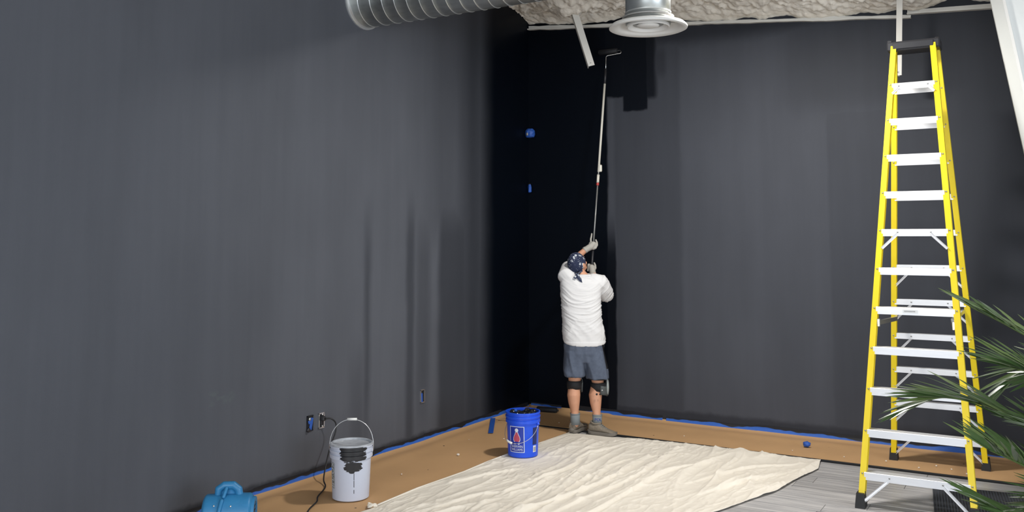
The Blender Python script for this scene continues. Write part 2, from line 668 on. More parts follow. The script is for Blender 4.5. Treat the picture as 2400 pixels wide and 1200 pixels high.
struct('floor', MB().box((4.9, -6.9, -.10), (11.4, 14.6, .19)), 'floor')
FLOOR = bpy.data.objects['floor']
struct('wall_left', MB().box((-.10, -6.9, 2.5), (.2, 14.4, 5.4)), 'wall_left')
struct('wall_back', MB().box((5.1, .10, 2.5), (10.6, .2, 5.4)), 'wall_back')

# front wall behind the camera, with a storefront opening
fw = MB()
fw.box((1.1, -14.1, 2.3), (2.4, .2, 4.9)).box((9.75, -14.1, 2.3), (1.7, .2, 4.9)).box((5.6, -14.1, 3.95), (6.6, .2, 1.6)).box((5.6, -14.1, .18), (6.6, .2, .36))
struct('wall_front', fw, 'white_wall')
rw = MB()
rw.box((10.5, -12.0, 2.3), (.2, 4.6, 4.9)).box((10.5, -1.75, 2.3), (.2, 3.7, 4.9)).box((10.5, -6.6, 3.8), (.2, 6.0, 1.9)).box((10.5, -6.6, .15), (.2, 6.0, .4))
struct('wall_right', rw, 'white_wall')


def window(name, c, w, h, along):
    wf = empty(name, c)
    wf['kind'] = 'structure'
    n = 4
    for i in range(n + 1):
        t = -w / 2 + w * i / n
        p = (t, 0, 0) if along == 'x' else (0, t, 0)
        MB().box(p, (.05, .08, h) if along == 'x' else (.08, .05, h)).build('mullion', M['cap_black'], wf)
    for i in range(n):
        t = -w / 2 + w * (i + .5) / n
        MB().box((t, 0, 0) if along == 'x' else (0, t, 0), (w / n - .05, .008, h - .05) if along == 'x' else (.008, w / n - .05, h - .05)).build('pane', M['glass'], wf)
    for zz in (-h / 2, h / 2):
        MB().box((0, 0, zz), (w, .08, .05) if along == 'x' else (.08, w, .05)).build('frame_rail', M['cap_black'], wf)
    return wf


window('window_1', (5.6, -14.1, 1.75), 6.6, 2.78, 'x')
window('window_2', (10.5, -6.6, 1.6), 6.0, 2.5, 'y')

# ceiling: sloping deck, its underside sprayed with lumpy foam
dk = MB()
dv, df = [], []
for x in (-.2, 10.6):
    for y, o_ in ((.2, .12), (0, .12), (-1.6, .12), (-14.2, .12), (-14.2, .22), (-1.6, .22), (0, .22), (.2, .22)):
        dv.append((x, y, ceil_z(x, y) + o_))
df = [(i, i + 1, i + 9, i + 8) for i in range(7)] + [(7, 0, 8, 15), (0, 7, 6, 1), (1, 6, 5, 2), (2, 5, 4, 3), (8, 9, 14, 15), (9, 10, 13, 14), (10, 11, 12, 13)]
dk.add(dv, df)
struct('ceiling', dk, 'foam')
CEIL = bpy.data.objects['ceiling']


def foam_mesh(x0, x1, y0, y1, dx, dy):
    nx, ny = int((x1 - x0) / dx) + 1, int((y1 - y0) / dy) + 1
    v, f = [], []
    for j in range(ny):
        for i in range(nx):
            x, y = x0 + (x1 - x0) * i / (nx - 1), y0 + (y1 - y0) * j / (ny - 1)
            wx, wy = x + .05 * nz(x * 5, y * 5, 3), y + .05 * nz(x * 5, y * 5, 9)
            # billows: cellular lumps of two sizes
            d1 = noise.voronoi((wx * 7.0, wy * 9.0, .3))[0][0]
            d2 = noise.voronoi((wx * 19.0, wy * 24.0, .7))[0][0]
            h = .060 * max(0, 1 - d1) ** 1.5 + .034 * max(0, 1 - d2) ** 1.5 + .05 * nz(x * 1.7, y * 2.3, 1.3) + .012 * nz(x * 22, y * 22, 5)
            # a bulge where the first brace enters, thin towards the trim with a wavy lip
            h += .14 * math.exp(-((x - .80) ** 2 / .10 + (y + .50) ** 2 / .05))
            h += .07 * math.exp(-((x - 4.12) ** 2 / .05 + (y + .35) ** 2 / .06))
            lip = .060 + .085 * nz(x * 1.1, 4.0) + .03 * nz(x * 4.5, 2.0)
            t = min(1.0, max(0.0, (-y) / .20))
            h = h * (.35 + .65 * t) + (1 - t) * lip - .13 * min(1.0, max(0.0, (x - 4.22) / .25)) * math.exp(-(y / .45) ** 2)
            v.append((x, y, ceil_z(x, y) + .06 - max(-.055, h)))
    for j in range(ny - 1):
        for i in range(nx - 1):
            a = j * nx + i
            f.append((a, a + nx, a + nx + 1, a + 1))
    return MB().add(v, f)


fo = foam_mesh(.004, 5.9, -2.2, -.004, .014, .014).build('sprayed_foam', M['foam'], CEIL, smooth=True)
fo['kind'] = 'stuff'

# white steel trims along the head of the back wall
def sloped_bar(name, x0, z0, x1, z1, h, d, wob=0.0):
    n = 60
    rings = []
    for i in range(n + 1):
        t = i / n
        x, z = x0 + (x1 - x0) * t, z0 + (z1 - z0) * t
        k = h * (1 + wob * nz(x * 2.5, 7.7) + wob * .6 * nz(x * 9, 1.2))
        dz = wob * .012 * nz(x * 1.3, 2)
        rings.append([(x, -.002, z + dz - k / 2), (x, -d, z + dz - k / 2), (x, -d, z + dz - k / 2 + .012), (x, -.015, z + dz - k / 2 + .014),
                      (x, -.015, z + dz + k / 2), (x, -.002, z + dz + k / 2)])
    o = MB().loft(rings).build(name, M['white_metal'])
    o['kind'] = 'structure'
    return o


sloped_bar('trim_1', .01, 4.415, 4.15, 4.020, .042, .05, .55)
sloped_bar('trim_2', 4.12, 4.062, 5.6, 3.985, .050, .06, .05)

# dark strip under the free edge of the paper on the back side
struct('dark_edge_strip', MB().box((3.3, -.838, .009), (6.4, .018, .018), bevel=.004), 'black_strip')

# planks of the vinyl floor (nearest rows, one object each)
PW, PL = .182, 1.22
plank_me = {}
row = 0
y = -.86
while y > -5.2:
    off = random.random() * PL
    x = .98 - off
    while x < 5.9:
        a, b = max(x, 1.0), min(x + PL, 5.9)
        if b - a > .08:
            o = MB().box(((a + b) / 2, y - PW / 2, -.002), (b - a - .003, PW - .003, .010), bevel=.002).build('plank', M['plank%d' % random.randrange(4)], FLOOR)
        x += PL
    y -= PW

# ------------------------------------------------------------------ kraft paper runners
def paper(name, along, length, width, label, seed):
    """along 'y': beside the left wall; along 'x': beside the back wall. edge against the wall curls up"""
    n, mrow = int(length / .05), 34
    v, f = [], []
    for i in range(n + 1):
        s = .004 + length * i / n
        for j in range(mrow + 1):
            t = (j / mrow) ** 1.4 * width
            z = .006 + .004 * nz(s * 2.1, t * 3, seed) + .010 * math.exp(-((t - .16) / .10) ** 2) * (1 + nz(s * 1.3, 0, seed))
            if t < .10:
                z += .032 * (1 - t / .10) ** 2
            if t > width - .06:
                z += (.008 if along == 'x' else .002) * ((t - width + .06) / .06)
            p = (max(.006, t), -s, z) if along == 'y' else (s, -max(.006, t), z + (.007 if s < 1.05 else .0))
            v.append(p)
    k = mrow + 1
    for i in range(n):
        for j in range(mrow):
            a = i * k + j
            q = (a, a + 1, a + k + 1, a + k)
            f.append(q if along == 'x' else q)
    o = MB().add(v, f).build(name, M['paper'], smooth=True)
    md = o.modifiers.new('thick', 'SOLIDIFY')
    md.thickness = .0012
    return tag(o, label, 'paper', 'brown paper runners on the floor')


paper('kraft_paper_runner', 'y', 8.0, 1.03, 'brown kraft paper runner laid along the left wall under the pale bucket', 3)
paper('kraft_paper_runner', 'x', 6.4, .83, 'brown kraft paper runner laid along the back wall behind the ladder', 8)


# ------------------------------------------------------------------ blue masking tape along the wall foot
def tape(along, s0, s1, z0, z1, label, seed, m='tape'):
    v, f = [], []
    n = max(4, int((s1 - s0) / .04))
    for i in range(n + 1):
        s = s0 + (s1 - s0) * i / n
        w = .007 * nz(s * 3.1, seed)
        for j, (dn, zz) in enumerate(((.022, z0 - .008 + w * .4), (.011, z0 + .012 + w * .4), (.0045, z0 + .028), (.0035, z1 + w))):
            v.append((dn, -s, zz) if along == 'y' else (s, -dn, zz))
    for i in range(n):
        for j in range(3):
            a = i * 4 + j
            f.append((a, a + 1, a + 5, a + 4))
    o = MB().add(v, f).build('masking_tape_strip', M[m])
    md = o.modifiers.new('thick', 'SOLIDIFY')
    md.thickness = .0008
    return tag(o, label, 'tape', 'blue tape strips along the wall foot')


tl = [(4.15, 5.6, 'blue tape strip at the left wall foot behind the blue blower'),
      (3.55, 4.16, 'blue tape strip at the left wall foot left of the pale bucket'),
      (2.62, 3.56, 'blue tape strip at the left wall foot behind the pale bucket'),
      (2.02, 2.64, 'half painted blue tape strip at the left wall below the lone outlet'),
      (1.35, 2.03, 'blue tape strip on the left wall foot between pale and blue buckets'),
      (.62, 1.36, 'blue tape strip on the left wall foot just left of the blue bucket'),
      (.03, .64, 'blue tape strip ending in the room corner behind the blue bucket')]
for i, (a, b, l) in enumerate(tl):
    tape('y', a, b, .028 + .002 * (i % 2), .072 + .006 * (i % 3), l, i * 3.1)
tr = [(.03, .42, 'blue tape strip at the back wall foot right beside the room corner'),
      (.60, 1.30, 'blue tape strip at the back wall foot behind the painter\'s legs'),
      (1.28, 1.62, 'short blue tape strip at the back wall just right of the painter'),
      (1.66, 2.62, 'blue tape strip at the back wall foot beyond the drop cloth'),
      (2.60, 3.95, 'blue tape strip at the back wall foot behind the small tape ball'),
      (3.93, 4.60, 'blue tape strip at the back wall foot between the ladder\'s rear legs'),
      (4.62, 5.6, 'blue tape strip at the back wall foot right of the ladder')]
for i, (a, b, l) in enumerate(tr):
    tape('x', a, b, .028 + .002 * (i % 2), .070 + .008 * ((i * 2) % 3), l, 40 + i * 2.7)
# loose piece on the paper left of the blue bucket
lt = MB().add([(.02, -.86, .034), (.34, -1.42, .016), (.38, -1.39, .016), (.06, -.83, .034)], [(0, 1, 2, 3)]).build('masking_tape_strip', M['tape_plain'])
lt.modifiers.new('thick', 'SOLIDIFY').thickness = .001
tag(lt, 'loose blue tape piece lying on the paper left of the blue bucket', 'tape', 'blue tape strips along the wall foot')

# ------------------------------------------------------------------ canvas drop cloth
def drop_cloth():
    left = [(-.985, 1.03), (-2.1, .955), (-2.4, .945), (-2.77, .955), (-3.36, .915), (-3.85, .935), (-4.5, .90)]
    right = [(-.86, 3.40), (-1.16, 3.44), (-2.06, 3.285), (-2.66, 3.10), (-3.6, 2.82), (-4.5, 2.55)]

    def ip(tab, y):
        for (ya, xa), (yb, xb) in zip(tab, tab[1:]):
            if y >= yb:
                t = (y - ya) / (yb - ya)
                return xa + (xb - xa) * t
        return tab[-1][1]

    nx, ny = 300, 330
    v, f = [], []
    for j in range(ny + 1):
        tj = j / ny
        for i in range(nx + 1):
            ti = i / nx
            ytop = -.985 + .12 * min(1, ti * 2.2)
            y = ytop + (-4.5 - ytop) * tj
            x0, x1 = ip(left, y if y < -.985 else -.985), ip(right, y if y < -.86 else -.86)
            x = x0 + (x1 - x0) * ti
            # long folds roughly along Y, wandering
            wx = x + .10 * nz(x * .8, y * .9, 2) + .07 * y * .35
            k = 0.0
            for s, a, pw, sy, sd in ((1.7, .024, 6, .30, 1), (3.6, .024, 7, .55, 5), (6.5, .016, 6, 1.0, 11)):
                n = abs(nz(wx * s, y * sy, sd))
                k += a * max(0.0, 1 - n * 2.0) ** pw * min(1.0, max(0, nz(x * 1.3, y * .9, sd + 20) * 1.6 + .45))
            # crumples in every direction: sharp little ridges in patches
            cr = 0.0
            qx, qy = x + .03 * nz(x * 7, y * 7, 60), y + .03 * nz(x * 7, y * 7, 66)
            for s, a, sd in ((5, .008, 31), (11, .0065, 37), (23, .0030, 41)):
                cr += a * max(0.0, 1 - abs(nz(qx * s, qy * s * .42, sd)) * 2.6) ** 4
            cr *= .35 + 1.0 * max(0, nz(x * 1.6, y * 1.4, 50) + .45)
            # edge: a rolled hem lying flat
            e = min(ti, 1 - ti, tj * 1.4)
            ew = min(1, e / .02)
            z = .012 + (k + cr) * (.35 + .65 * ew) + .004 * (1 - ew) * (1 + nz(x * 6, y * 6, 3))
            # one folded-over flap in the foreground and a long seam ridge
            sd_ = (x - (1.555 - (y + 3.1) * .045)) / .022
            z += .016 * math.exp(-sd_ * sd_) * (.6 + .6 * nz(y * 4, 3.3))
            px = x + .012 * nz(y * 2.3, 7) * (1 if ti < .5 else -1)
            py = y + .02 * nz(x * 2.0, 3.1) * (1 - tj)
            # flatten below the bucket and the painter's shoes
            for bx, by, br in ((1.08, -2.02, .17), (1.10, -.86, .2), (1.36, -.93, .2)):
                dd = math.hypot(px - bx, py - by)
                if dd < br + .06:
                    t = min(1, max(0, (dd - br) / .06))
                    z = .014 * (1 - t) + z * t
            v.append((px, py, z))
    # long soft rolls with a sharp crease on their right-hand side
    A = np.array(v)
    folds = [[(1.55, -3.11), (1.61, -2.64), (1.64, -2.12), (1.58, -1.84), (1.7, -1.10)], [(2.08, -3.9), (2.11, -3.23), (2.24, -2.11), (2.18, -1.23), (2.18, -0.98)],
             [(2.28, -3.9), (2.34, -3.08), (2.38, -2.03), (2.55, -1.57)], [(2.65, -2.15), (2.82, -1.72), (3.0, -1.38), (3.29, -1.1)], [(2.84, -2.4), (3.02, -1.92), (3.24, -1.46)],
             [(1.04, -3.16), (1.15, -2.79), (1.32, -2.41)], [(1.90, -4.0), (1.94, -3.35), (2.06, -2.54), (2.07, -1.51)], [(1.30, -3.9), (1.40, -3.3), (1.55, -3.11)]]
    for q, fl in enumerate(folds):
        pts = np.array([tuple(p)[:2] for p in spline([(a, b, 0) for a, b in fl], 6)])
        best = np.full(len(A), 9.0)
        sgn = np.zeros(len(A))
        tt = np.zeros(len(A))
        for m_ in range(len(pts) - 1):
            a, b = pts[m_], pts[m_ + 1]
            ab = b - a
            t = np.clip(((A[:, :2] - a) @ ab) / (ab @ ab), 0, 1)
            d = A[:, :2] - (a + t[:, None] * ab)
            dist = np.hypot(d[:, 0], d[:, 1])
            upd = dist < best
            best[upd] = dist[upd]
            sgn[upd] = (ab[0] * d[:, 1] - ab[1] * d[:, 0])[upd]
            tt[upd] = ((m_ + t) / (len(pts) - 1))[upd]
        w = np.where(sgn > 0, .055 + .02 * (q % 3), .013)
        prof_ = np.exp(-(best / w) ** 2) * np.sin(np.pi * np.clip(tt * .96 + .02, 0, 1)) ** .6
        A[:, 2] += (.024 if q % 2 == 0 else .018) * prof_
    v = A.tolist()
    k = nx + 1
    for j in range(ny):
        for i in range(nx):
            a = j * k + i
            f.append((a, a + k, a + k + 1, a + 1))
    o = MB().add(v, f).build('canvas_drop_cloth', M['cloth'], smooth=True)
    md = o.modifiers.new('thick', 'SOLIDIFY')
    md.thickness = .002
    return tag(o, 'crumpled cream canvas drop cloth spread on the floor below the painter', 'drop cloth')


CLOTH = drop_cloth()
hm = MB().tube([(1.03 + .01 * nz(t * 5, 1), -.985 - t, .016) if False else
                (([1.03, .955, .945, .955, .915, .93])[i], (-1.0, -2.1, -2.4, -2.77, -3.36, -3.88)[i], .018) for i, t in enumerate(range(6))], .007, 6)
hm.build('hem', M['cloth'], CLOTH, smooth=True)
tg = MB()
for dx, dy, dz in ((0, 0, 0), (.03, .015, .004), (-.02, .02, -.002), (.015, -.02, .006)):
    tg.box((.905 + dx, -3.905 + dy, .024 + dz), (.045, .030, .016), Euler((dx * 20, dy * 20, dx * 40)).to_matrix(), .005)
link('corner_knot', displace(remesh(tg, .005, 1), lambda p, n: .006 * nz(p[0] * 60, p[1] * 60, p[2] * 60)), M['cloth'], CLOTH)

# ------------------------------------------------------------------ ribbed mat
mo = MB().box((0, 0, .004), (2.0, 1.5, .012), bevel=.003).build('ribbed_floor_mat', M['mat'])
mo.location = (5.387, -1.841, .002)
mo.rotation_euler = (0, 0, R(6.4))
tag(mo, 'dark grey ribbed carpet mat on the floor under the ladder\'s front leg', 'mat')

# ------------------------------------------------------------------ small things on the paper
tb = MB().ellipsoid((0, 0, .026), (.036, .028, .026), 14, 9)
tbm = displace(remesh(tb, .005, 1), lambda p, n: .006 * nz(p[0] * 60, p[1] * 60, p[2] * 60))
o = link('crumpled_tape_ball', tbm, M['tape_plain'])
o.location = (3.18, -.40, .010)
tag(o, 'small crumpled ball of blue tape on the brown paper left of the ladder', 'tape')
crumbs = [(1.22, -1.52, .010, 'foam crumb between the two buckets, largest on the brown paper'), ]
crumb_src = MB().ellipsoid((0, 0, 0), (1, .8, .7), 7, 5).mesh('foam_crumb')
displace(crumb_src, lambda p, n: .25 * nz(p[0] * 2, p[1] * 2, p[2] * 2))
cp = [(.585, -2.31, .015), (.60, -1.55, .007), (.55, -3.08, .007), (.71, -.62, .006), (2.05, -.55, .006), (3.55, -.63, .007), (3.89, -.60, .008),
      (4.16, -.70, .008), (4.28, -.56, .008), (4.40, -.62, .007), (4.52, -.72, .008), (3.10, -.62, .006), (.33, -1.75, .005)]
for i, (x, y, s) in enumerate(cp):
    o = link('foam_crumb', crumb_src, M['foam'])
    o.location = (x, y, .012 + s * .5)
    o.scale = (s, s, s)
    o.rotation_euler = (0, 0, i)
    l = 'tiny white foam crumb on the brown paper'
    if i == 0:
        l = 'largest white crumb on the brown paper between the two buckets'
    else:
        o['group'] = 'white crumbs scattered on the brown paper'
    tag(o, l, 'crumb')

# roller cover left by the corner
rc = empty('paint_roller_cover', (.34, -.20, .045), R(8), 'black paint-soaked roller cover lying on the paper in the room corner', 'roller')
MB().lathe([(.010, -.115), (.026, -.115), (.030, -.105), (.030, .105), (.026, .115), (.010, .115)], 16, axis='X').build('nap', M['roller_nap'], rc, smooth=True)
MB().lathe([(.012, .112), (.012, .135), (.006, .135)], 12, axis='X').build('end_cap', M['cap_black'], rc)


# ------------------------------------------------------------------ buckets
def bail(lug_r, z0, swing, drop, name_parent, m_wire, grip_len, n=24):
    """wire handle swung by angle 'swing' about the lug axis (X); returns wire path and grip path"""
    pts = []
    for i in range(n + 1):
        a = PI * i / n
        x = -lug_r * math.cos(a)
        h = drop * (math.sin(a) ** .75)
        pts.append((x, h * math.sin(swing), z0 + h * math.cos(swing)))
    MB().tube(pts, .0024, 6).build('handle_wire', m_wire, name_parent, smooth=True)
    mid = Vector(pts[n // 2])
    MB().tube([mid + Vector((-grip_len / 2, 0, 0)), mid + Vector((grip_len / 2, 0, 0))], .0095, 10).build('handle_grip', M['grip'], name_parent, smooth=True)


def bucket_profile(h, r0, r1):
    p = [(0.0001, 0.0), (r0 - .008, 0.0), (r0, .006)]
    r = lambda z: r0 + (r1 - r0) * z / h
    p += [(r(h * .25), h * .25), (r(h * .5), h * .5), (r(h * .755), h * .755), (r1 + .008, h * .765), (r1 + .008, h * .83),
          (r1 + .001, h * .838), (r1 + .001, h * .868), (r1 + .010, h * .876), (r1 + .010, h * .91), (r1 + .002, h * .918), (r1 + .002, h * .955),
          (r1 + .009, h * .962), (r1 + .009, h), (r1 - .002, h), (r1 - .003, h * .9), (r0 - .004, .02), (0.0001, .02)]
    return p


# pale bucket beside the cord
BW = empty('paint_bucket', (.615, -3.78, .012), YAW, 'pale grey paint bucket smeared with dark paint, handle standing upright', 'bucket', 'five gallon buckets')
H_, R0_, R1_ = .395, .135, .150
MB().lathe(bucket_profile(H_, R0_, R1_), 56).build('body', M['bucket_white'], BW, auto=40)
MB().lathe([(.0001, .372), (.130, .372), (.140, .380), (.144, .400), (.152, .403), (.160, .398), (.160, .392), (.142, .390), (.0001, .366)], 48).build('lid', M['lid_liquid'], BW, auto=40)
pd = MB()
for i in range(26):
    a = -PI / 2 + R(random.uniform(-55, 55))
    rr = random.uniform(.07, .14)
    pd.ellipsoid((rr * math.cos(a) + .02, rr * math.sin(a), .373 + .010 * (rr > .12)), (random.uniform(.012, .04), random.uniform(.006, .016), .004), 8, 5)
pd.build('paint_puddle', M['paint_wet'], BW, smooth=True)
for s in (-1, 1):
    MB().lathe([(.0001, 0), (.014, 0), (.012, .010), (.0001, .010)], 12, (s * .152, 0, .345), 'X').build('lug', M['bucket_white'], BW)
bail(.165, .345, R(4), .222, BW, M['wire'], .072)


def wrap(pts, a0, h, r0, r1, off):
    out = []
    for s, t in pts:
        r = r0 + (r1 - r0) * t / h + off
        a = a0 + s / r
        out.append((r * math.cos(a), r * math.sin(a), t))
    return out


def wrapped_rect(mb, s0, s1, t0, t1, a0, h, r0, r1, off, n=10):
    pts = [(s0 + (s1 - s0) * i / n, t) for t in (t0, t1) for i in range(n + 1)]
    mb.add(wrap(pts, a0, h, r0, r1, off), [(i, i + 1, n + 2 + i, n + 1 + i) for i in range(n)])
    return mb


def wrapped_shape(mb, rows, a0, h, r0, r1, off, n=6):
    pts = [(c - w + 2 * w * i / n, t) for t, c, w in rows for i in range(n + 1)]
    f = [(k * (n + 1) + i, k * (n + 1) + i + 1, (k + 1) * (n + 1) + i + 1, (k + 1) * (n + 1) + i) for k in range(len(rows) - 1) for i in range(n)]
    mb.add(wrap(pts, a0, h, r0, r1, off), f)
    return mb


# vertical print on the left side of the pale bucket (reads downwards)
A_W = -PI / 2 - R(57)
wrapped_rect(MB(), -.024, .024, .085, .272, A_W, H_, R0_, R1_, .0012).build('side_print', M['print_grey'], BW)
tv, tf = text_mesh('KOVUE', .058)
tm = MB()
tm.add(wrap([(p[1] - .020, .178 - p[0]) for p in tv], A_W, H_, R0_, R1_, .0020), tf).build('side_lettering', M['print_white'], BW)

# blue bucket on the edge of the cloth
BB = empty('paint_bucket', (1.080, -2.015, .017), YAW, 'bright blue paint bucket with white lettered label and fallen handle', 'bucket', 'five gallon buckets')
HB, RB0, RB1 = .385, .133, .146
MB().lathe(bucket_profile(HB, RB0, RB1), 56).build('body', M['bucket_blue'], BB, auto=40)
A_B = -PI / 2 - R(24)
z0 = .0
lab = lambda s0, s1, t0, t1, off: wrapped_rect(MB(), s0, s1, t0, t1, A_B, HB, RB0, RB1, off)
lb = lab(-.068, .068, .050, .270, .0008).build('label', M['label_blue'], BB)
fr = MB()
for s0, s1, t0, t1 in ((-.070, -.064, .048, .272), (.064, .070, .048, .272), (-.070, .070, .048, .053), (-.070, .070, .267, .272)):
    wrapped_rect(fr, s0, s1, t0, t1, A_B, HB, RB0, RB1, .0016)
fr.build('label_border', M['print_white'], lb)
drop = [(.138, .0, .010), (.143, .0, .022), (.160, .0, .030), (.176, .0, .028), (.193, .0, .021), (.208, .0, .013), (.222, .0, .008)]
wrapped_shape(MB(), [(t - .001 + (t - .18) * .08, c, w + .0040) for t, c, w in drop], A_B, HB, RB0, RB1, .0014).build('emblem_outline', M['print_white'], lb)
wrapped_shape(MB(), drop, A_B, HB, RB0, RB1, .0020).build('emblem_drop', M['print_red'], lb)
circ = [(.240 + .0165 * math.sin(a), 0.0, .0165 * math.cos(a)) for a in np.linspace(-1.45, 1.45, 9)]
wrapped_shape(MB(), circ, A_B, HB, RB0, RB1, .0022).build('emblem_ball', M['print_white'], lb)
wrapped_shape(MB(), [(.128, 0, .020), (.137, 0, .024), (.142, 0, .010)], A_B, HB, RB0, RB1, .0024).build('emblem_foot', M['label_blue'], lb)
for s0 in (-.024, .012):
    wrapped_rect(MB(), s0, s0 + .014, .118, .127, A_B, HB, RB0, RB1, .0018, 3).build('emblem_mark', M['print_white'], lb)
for body, tz in (('SHERWIN', .090), ('WILLIAMS', .063)):
    tv, tf = text_mesh(body, .030)
    wdt = max(p[0] for p in tv)
    k = .053 / wdt
    MB().add(wrap([(p[0] * k + .001, tz + p[1]) for p in tv], A_B, HB, RB0, RB1, .0022), tf).build('label_lettering', M['print_white'], lb)
A_S = -PI / 2 + R(48)
sp_ = wrapped_rect(MB(), -.026, .026, .110, .258, A_S, HB, RB0, RB1, .0010).build('side_panel_print', M['label_dark'], BB)
wrapped_rect(MB(), -.020, .016, .046, .102, A_S, HB, RB0, RB1, .0012).build('barcode_sticker', M['sticker'], BB)
bars = MB()
for i in range(7):
    wrapped_rect(bars, -.016 + i * .0042, -.0142 + i * .0042, .052, .090, A_S, HB, RB0, RB1, .0020, 1)
bars.build('barcode_bars', M['sticker_ink'], BB)
for a in (R(-28), R(152)):
    MB().ellipsoid((.150 * math.cos(a), .150 * math.sin(a), .285), (.016, .016, .014), 12, 8).build('lug', M['bucket_blue'], BB, smooth=True)
# fallen handle: hangs down in front, from lug to lug
ha = []
for i in range(25):
    t = i / 24
    a = R(-28) + (R(-208) - R(-28)) * t
    dr = .155 * math.sin(PI * t) ** .8
    rr = .152 + .018 * math.sin(PI * t)
    ha.append((rr * math.cos(a), rr * math.sin(a), .285 - dr))
MB().tube(ha, .0022, 6).build('handle_wire', M['wire'], BB, smooth=True)
g0, g1 = Vector(ha[12]), Vector(ha[17])
MB().tube([ha[13], ha[14], ha[15], ha[16]], .0095, 10).build('handle_grip', M['grip'], BB, smooth=True)
# black liner and tools inside
li = MB()
for i in range(12):
    a = 2 * PI * i / 12
    li.ellipsoid((.085 * math.cos(a), .085 * math.sin(a), .335 + .03 * random.random()), (.04, .035, .04), 10, 6)
li.ellipsoid((0, 0, .325), (.10, .10, .03), 14, 8)
lm = displace(remesh(li, .007, 2), lambda p, n: .012 * nz(p[0] * 40, p[1] * 40, p[2] * 40))
link('bag_liner', lm, M['paint_wet'], BB)
MB().tube([(-.075, .06, .33), (-.085, .03, .385), (-.06, -.03, .39)], .012, 8).build('tape_scrap', M['tape_plain'], BB, smooth=True)

# ------------------------------------------------------------------ outlets, cord, corner devices
def outlet(y, z, label, kind):
    o = empty('wall_outlet', (0.0, y, z), 0, label, 'outlet')
    fr = MB()
    fr.box((.006, 0, .058), (.010, .066, .008)).box((.006, 0, -.058), (.010, .066, .008)).box((.006, .029, 0), (.010, .008, .118)).box((.006, -.029, 0), (.010, .008, .118))
    fr.build('metal_box_rim', M['steel' if kind != 'taped' else 'dark_box'], o)
    MB().box((.004, 0, 0), (.006, .052, .108), bevel=.002).build('backplate', M['dark_box'], o)
    return o


o1 = outlet(-3.579, .453, 'taped over black wall outlet left of the plugged in outlet', 'taped')
ts = MB()
ts.box((.012, .008, -.005), (.006, .030, .095), Euler((R(-12), 0, 0)).to_matrix(), .002)
ts.box((.014, -.014, .012), (.005, .026, .028), Euler((R(20), 0, 0)).to_matrix(), .002)
ts.build('tape_patch', M['tape_plain'], o1)
MB().ellipsoid((.014, -.022, -.050), (.010, .020, .018), 10, 7).build('device', M['cap_black'], o1, smooth=True)
MB().ellipsoid((.014, -.010, .034), (.008, .013, .014), 10, 7).build('knockout', M['galv'], o1, smooth=True)
o2 = outlet(-3.446, .453, 'open metal wall outlet with the black plug and cord in it', 'metal')
MB().box((.010, 0, 0), (.010, .030, .066), bevel=.003).build('receptacle', M['cap_black'], o2)
for zz in (-.046, .046):
    MB().ellipsoid((.010, .010, zz), (.006, .010, .010), 8, 6).build('mounting_ear', M['steel'], o2, smooth=True)
MB().box((.024, .004, .016), (.034, .040, .036), bevel=.008).build('plug', M['cap_black'], o2)
o3 = outlet(-2.062, .442, 'lone metal wall outlet box taped blue between the buckets', 'metal')
MB().box((.012, -.016, -.012), (.005, .020, .085), Euler((R(4), 0, 0)).to_matrix(), .002).build('tape_patch', M['tape_plain'], o3)


cd = MB().tube(spline([(.042, -3.44, .469), (.075, -3.41, .468), (.095, -3.375, .43), (.10, -3.38, .36), (.10, -3.44, .25), (.13, -3.52, .13), (.19, -3.61, .045), (.29, -3.70, .021),
                       (.415, -3.915, .021), (.50, -4.02, .021), (.58, -4.18, .021), (.74, -4.45, .020), (.84, -4.95, .020)], 8), .0058, 8).build('power_cord', M['cord'], None, smooth=True)
tag(cd, 'black power cord hanging from the outlet and running behind the pale bucket', 'cord')

d1 = empty('corner_alarm', (.045, -.045, 3.156), R(-45), 'round blue taped device high in the room corner', 'device')
dm = displace(remesh(MB().lathe([(.0001, -.05), (.048, -.045), (.058, -.01), (.055, .03), (.035, .055), (.0001, .058)], 20), .006, 2), lambda p, n: .006 * nz(p[0] * 40, p[1] * 40, p[2] * 40))
link('tape_wrap', dm, M['tape_plain'], d1)
MB().ellipsoid((.030, -.045, -.012), (.022, .012, .020), 12, 8).build('sensor_lens', M['diff_gray'], d1, smooth=True)
MB().box((-.035, 0, 0), (.05, .06, .06), bevel=.01).build('mount', M['dark_box'], d1)
d2 = empty('corner_cable_stub', (.028, -.028, 2.515), R(-45), 'small blue tape wrapped stub on the corner below the round device', 'device')
dm = displace(remesh(MB().box((0, 0, 0), (.05, .035, .095), bevel=.01), .005, 2), lambda p, n: .005 * nz(p[0] * 50, p[1] * 50, p[2] * 30))
link('tape_wrap', dm, M['tape_plain'], d2)
MB().box((-.015, 0, .045), (.03, .03, .02), bevel=.004).build('mount', M['dark_box'], d2)

# ------------------------------------------------------------------ spiral duct and round diffuser
DY, DZ, DR = -2.98, 4.046, .236
DU = empty('spiral_duct', (0, DY, DZ), 0, 'round galvanised spiral duct coming out of the left wall', 'duct')
MB().lathe([(DR, -.05), (DR, 3.1)], 48, axis='X').build('tube', M['galv'], DU, smooth=True)
sm = MB()
pitch, tw = .128, 44
hel = []
turns = 24
for i in range(turns * tw + 1):
    a = 2 * PI * i / tw
    hel.append((.03 + pitch * i / tw, (DR + .002) * math.sin(a), (DR + .002) * math.cos(a)))
sm.tube(hel, .0042, 5).build('lock_seam', M['galv_seam'], DU, smooth=True)
MB().lathe([(DR + .001, .0), (DR + .020, .0), (DR + .020, .012), (DR + .006, .016), (DR + .001, .03)], 48, axis='X').build('wall_collar', M['galv_seam'], DU, auto=40)
MB().lathe([(.0001, 3.1), (DR, 3.1), (DR, 3.11), (.0001, 3.11)], 48, axis='X').build('end_cap', M['galv'], DU)

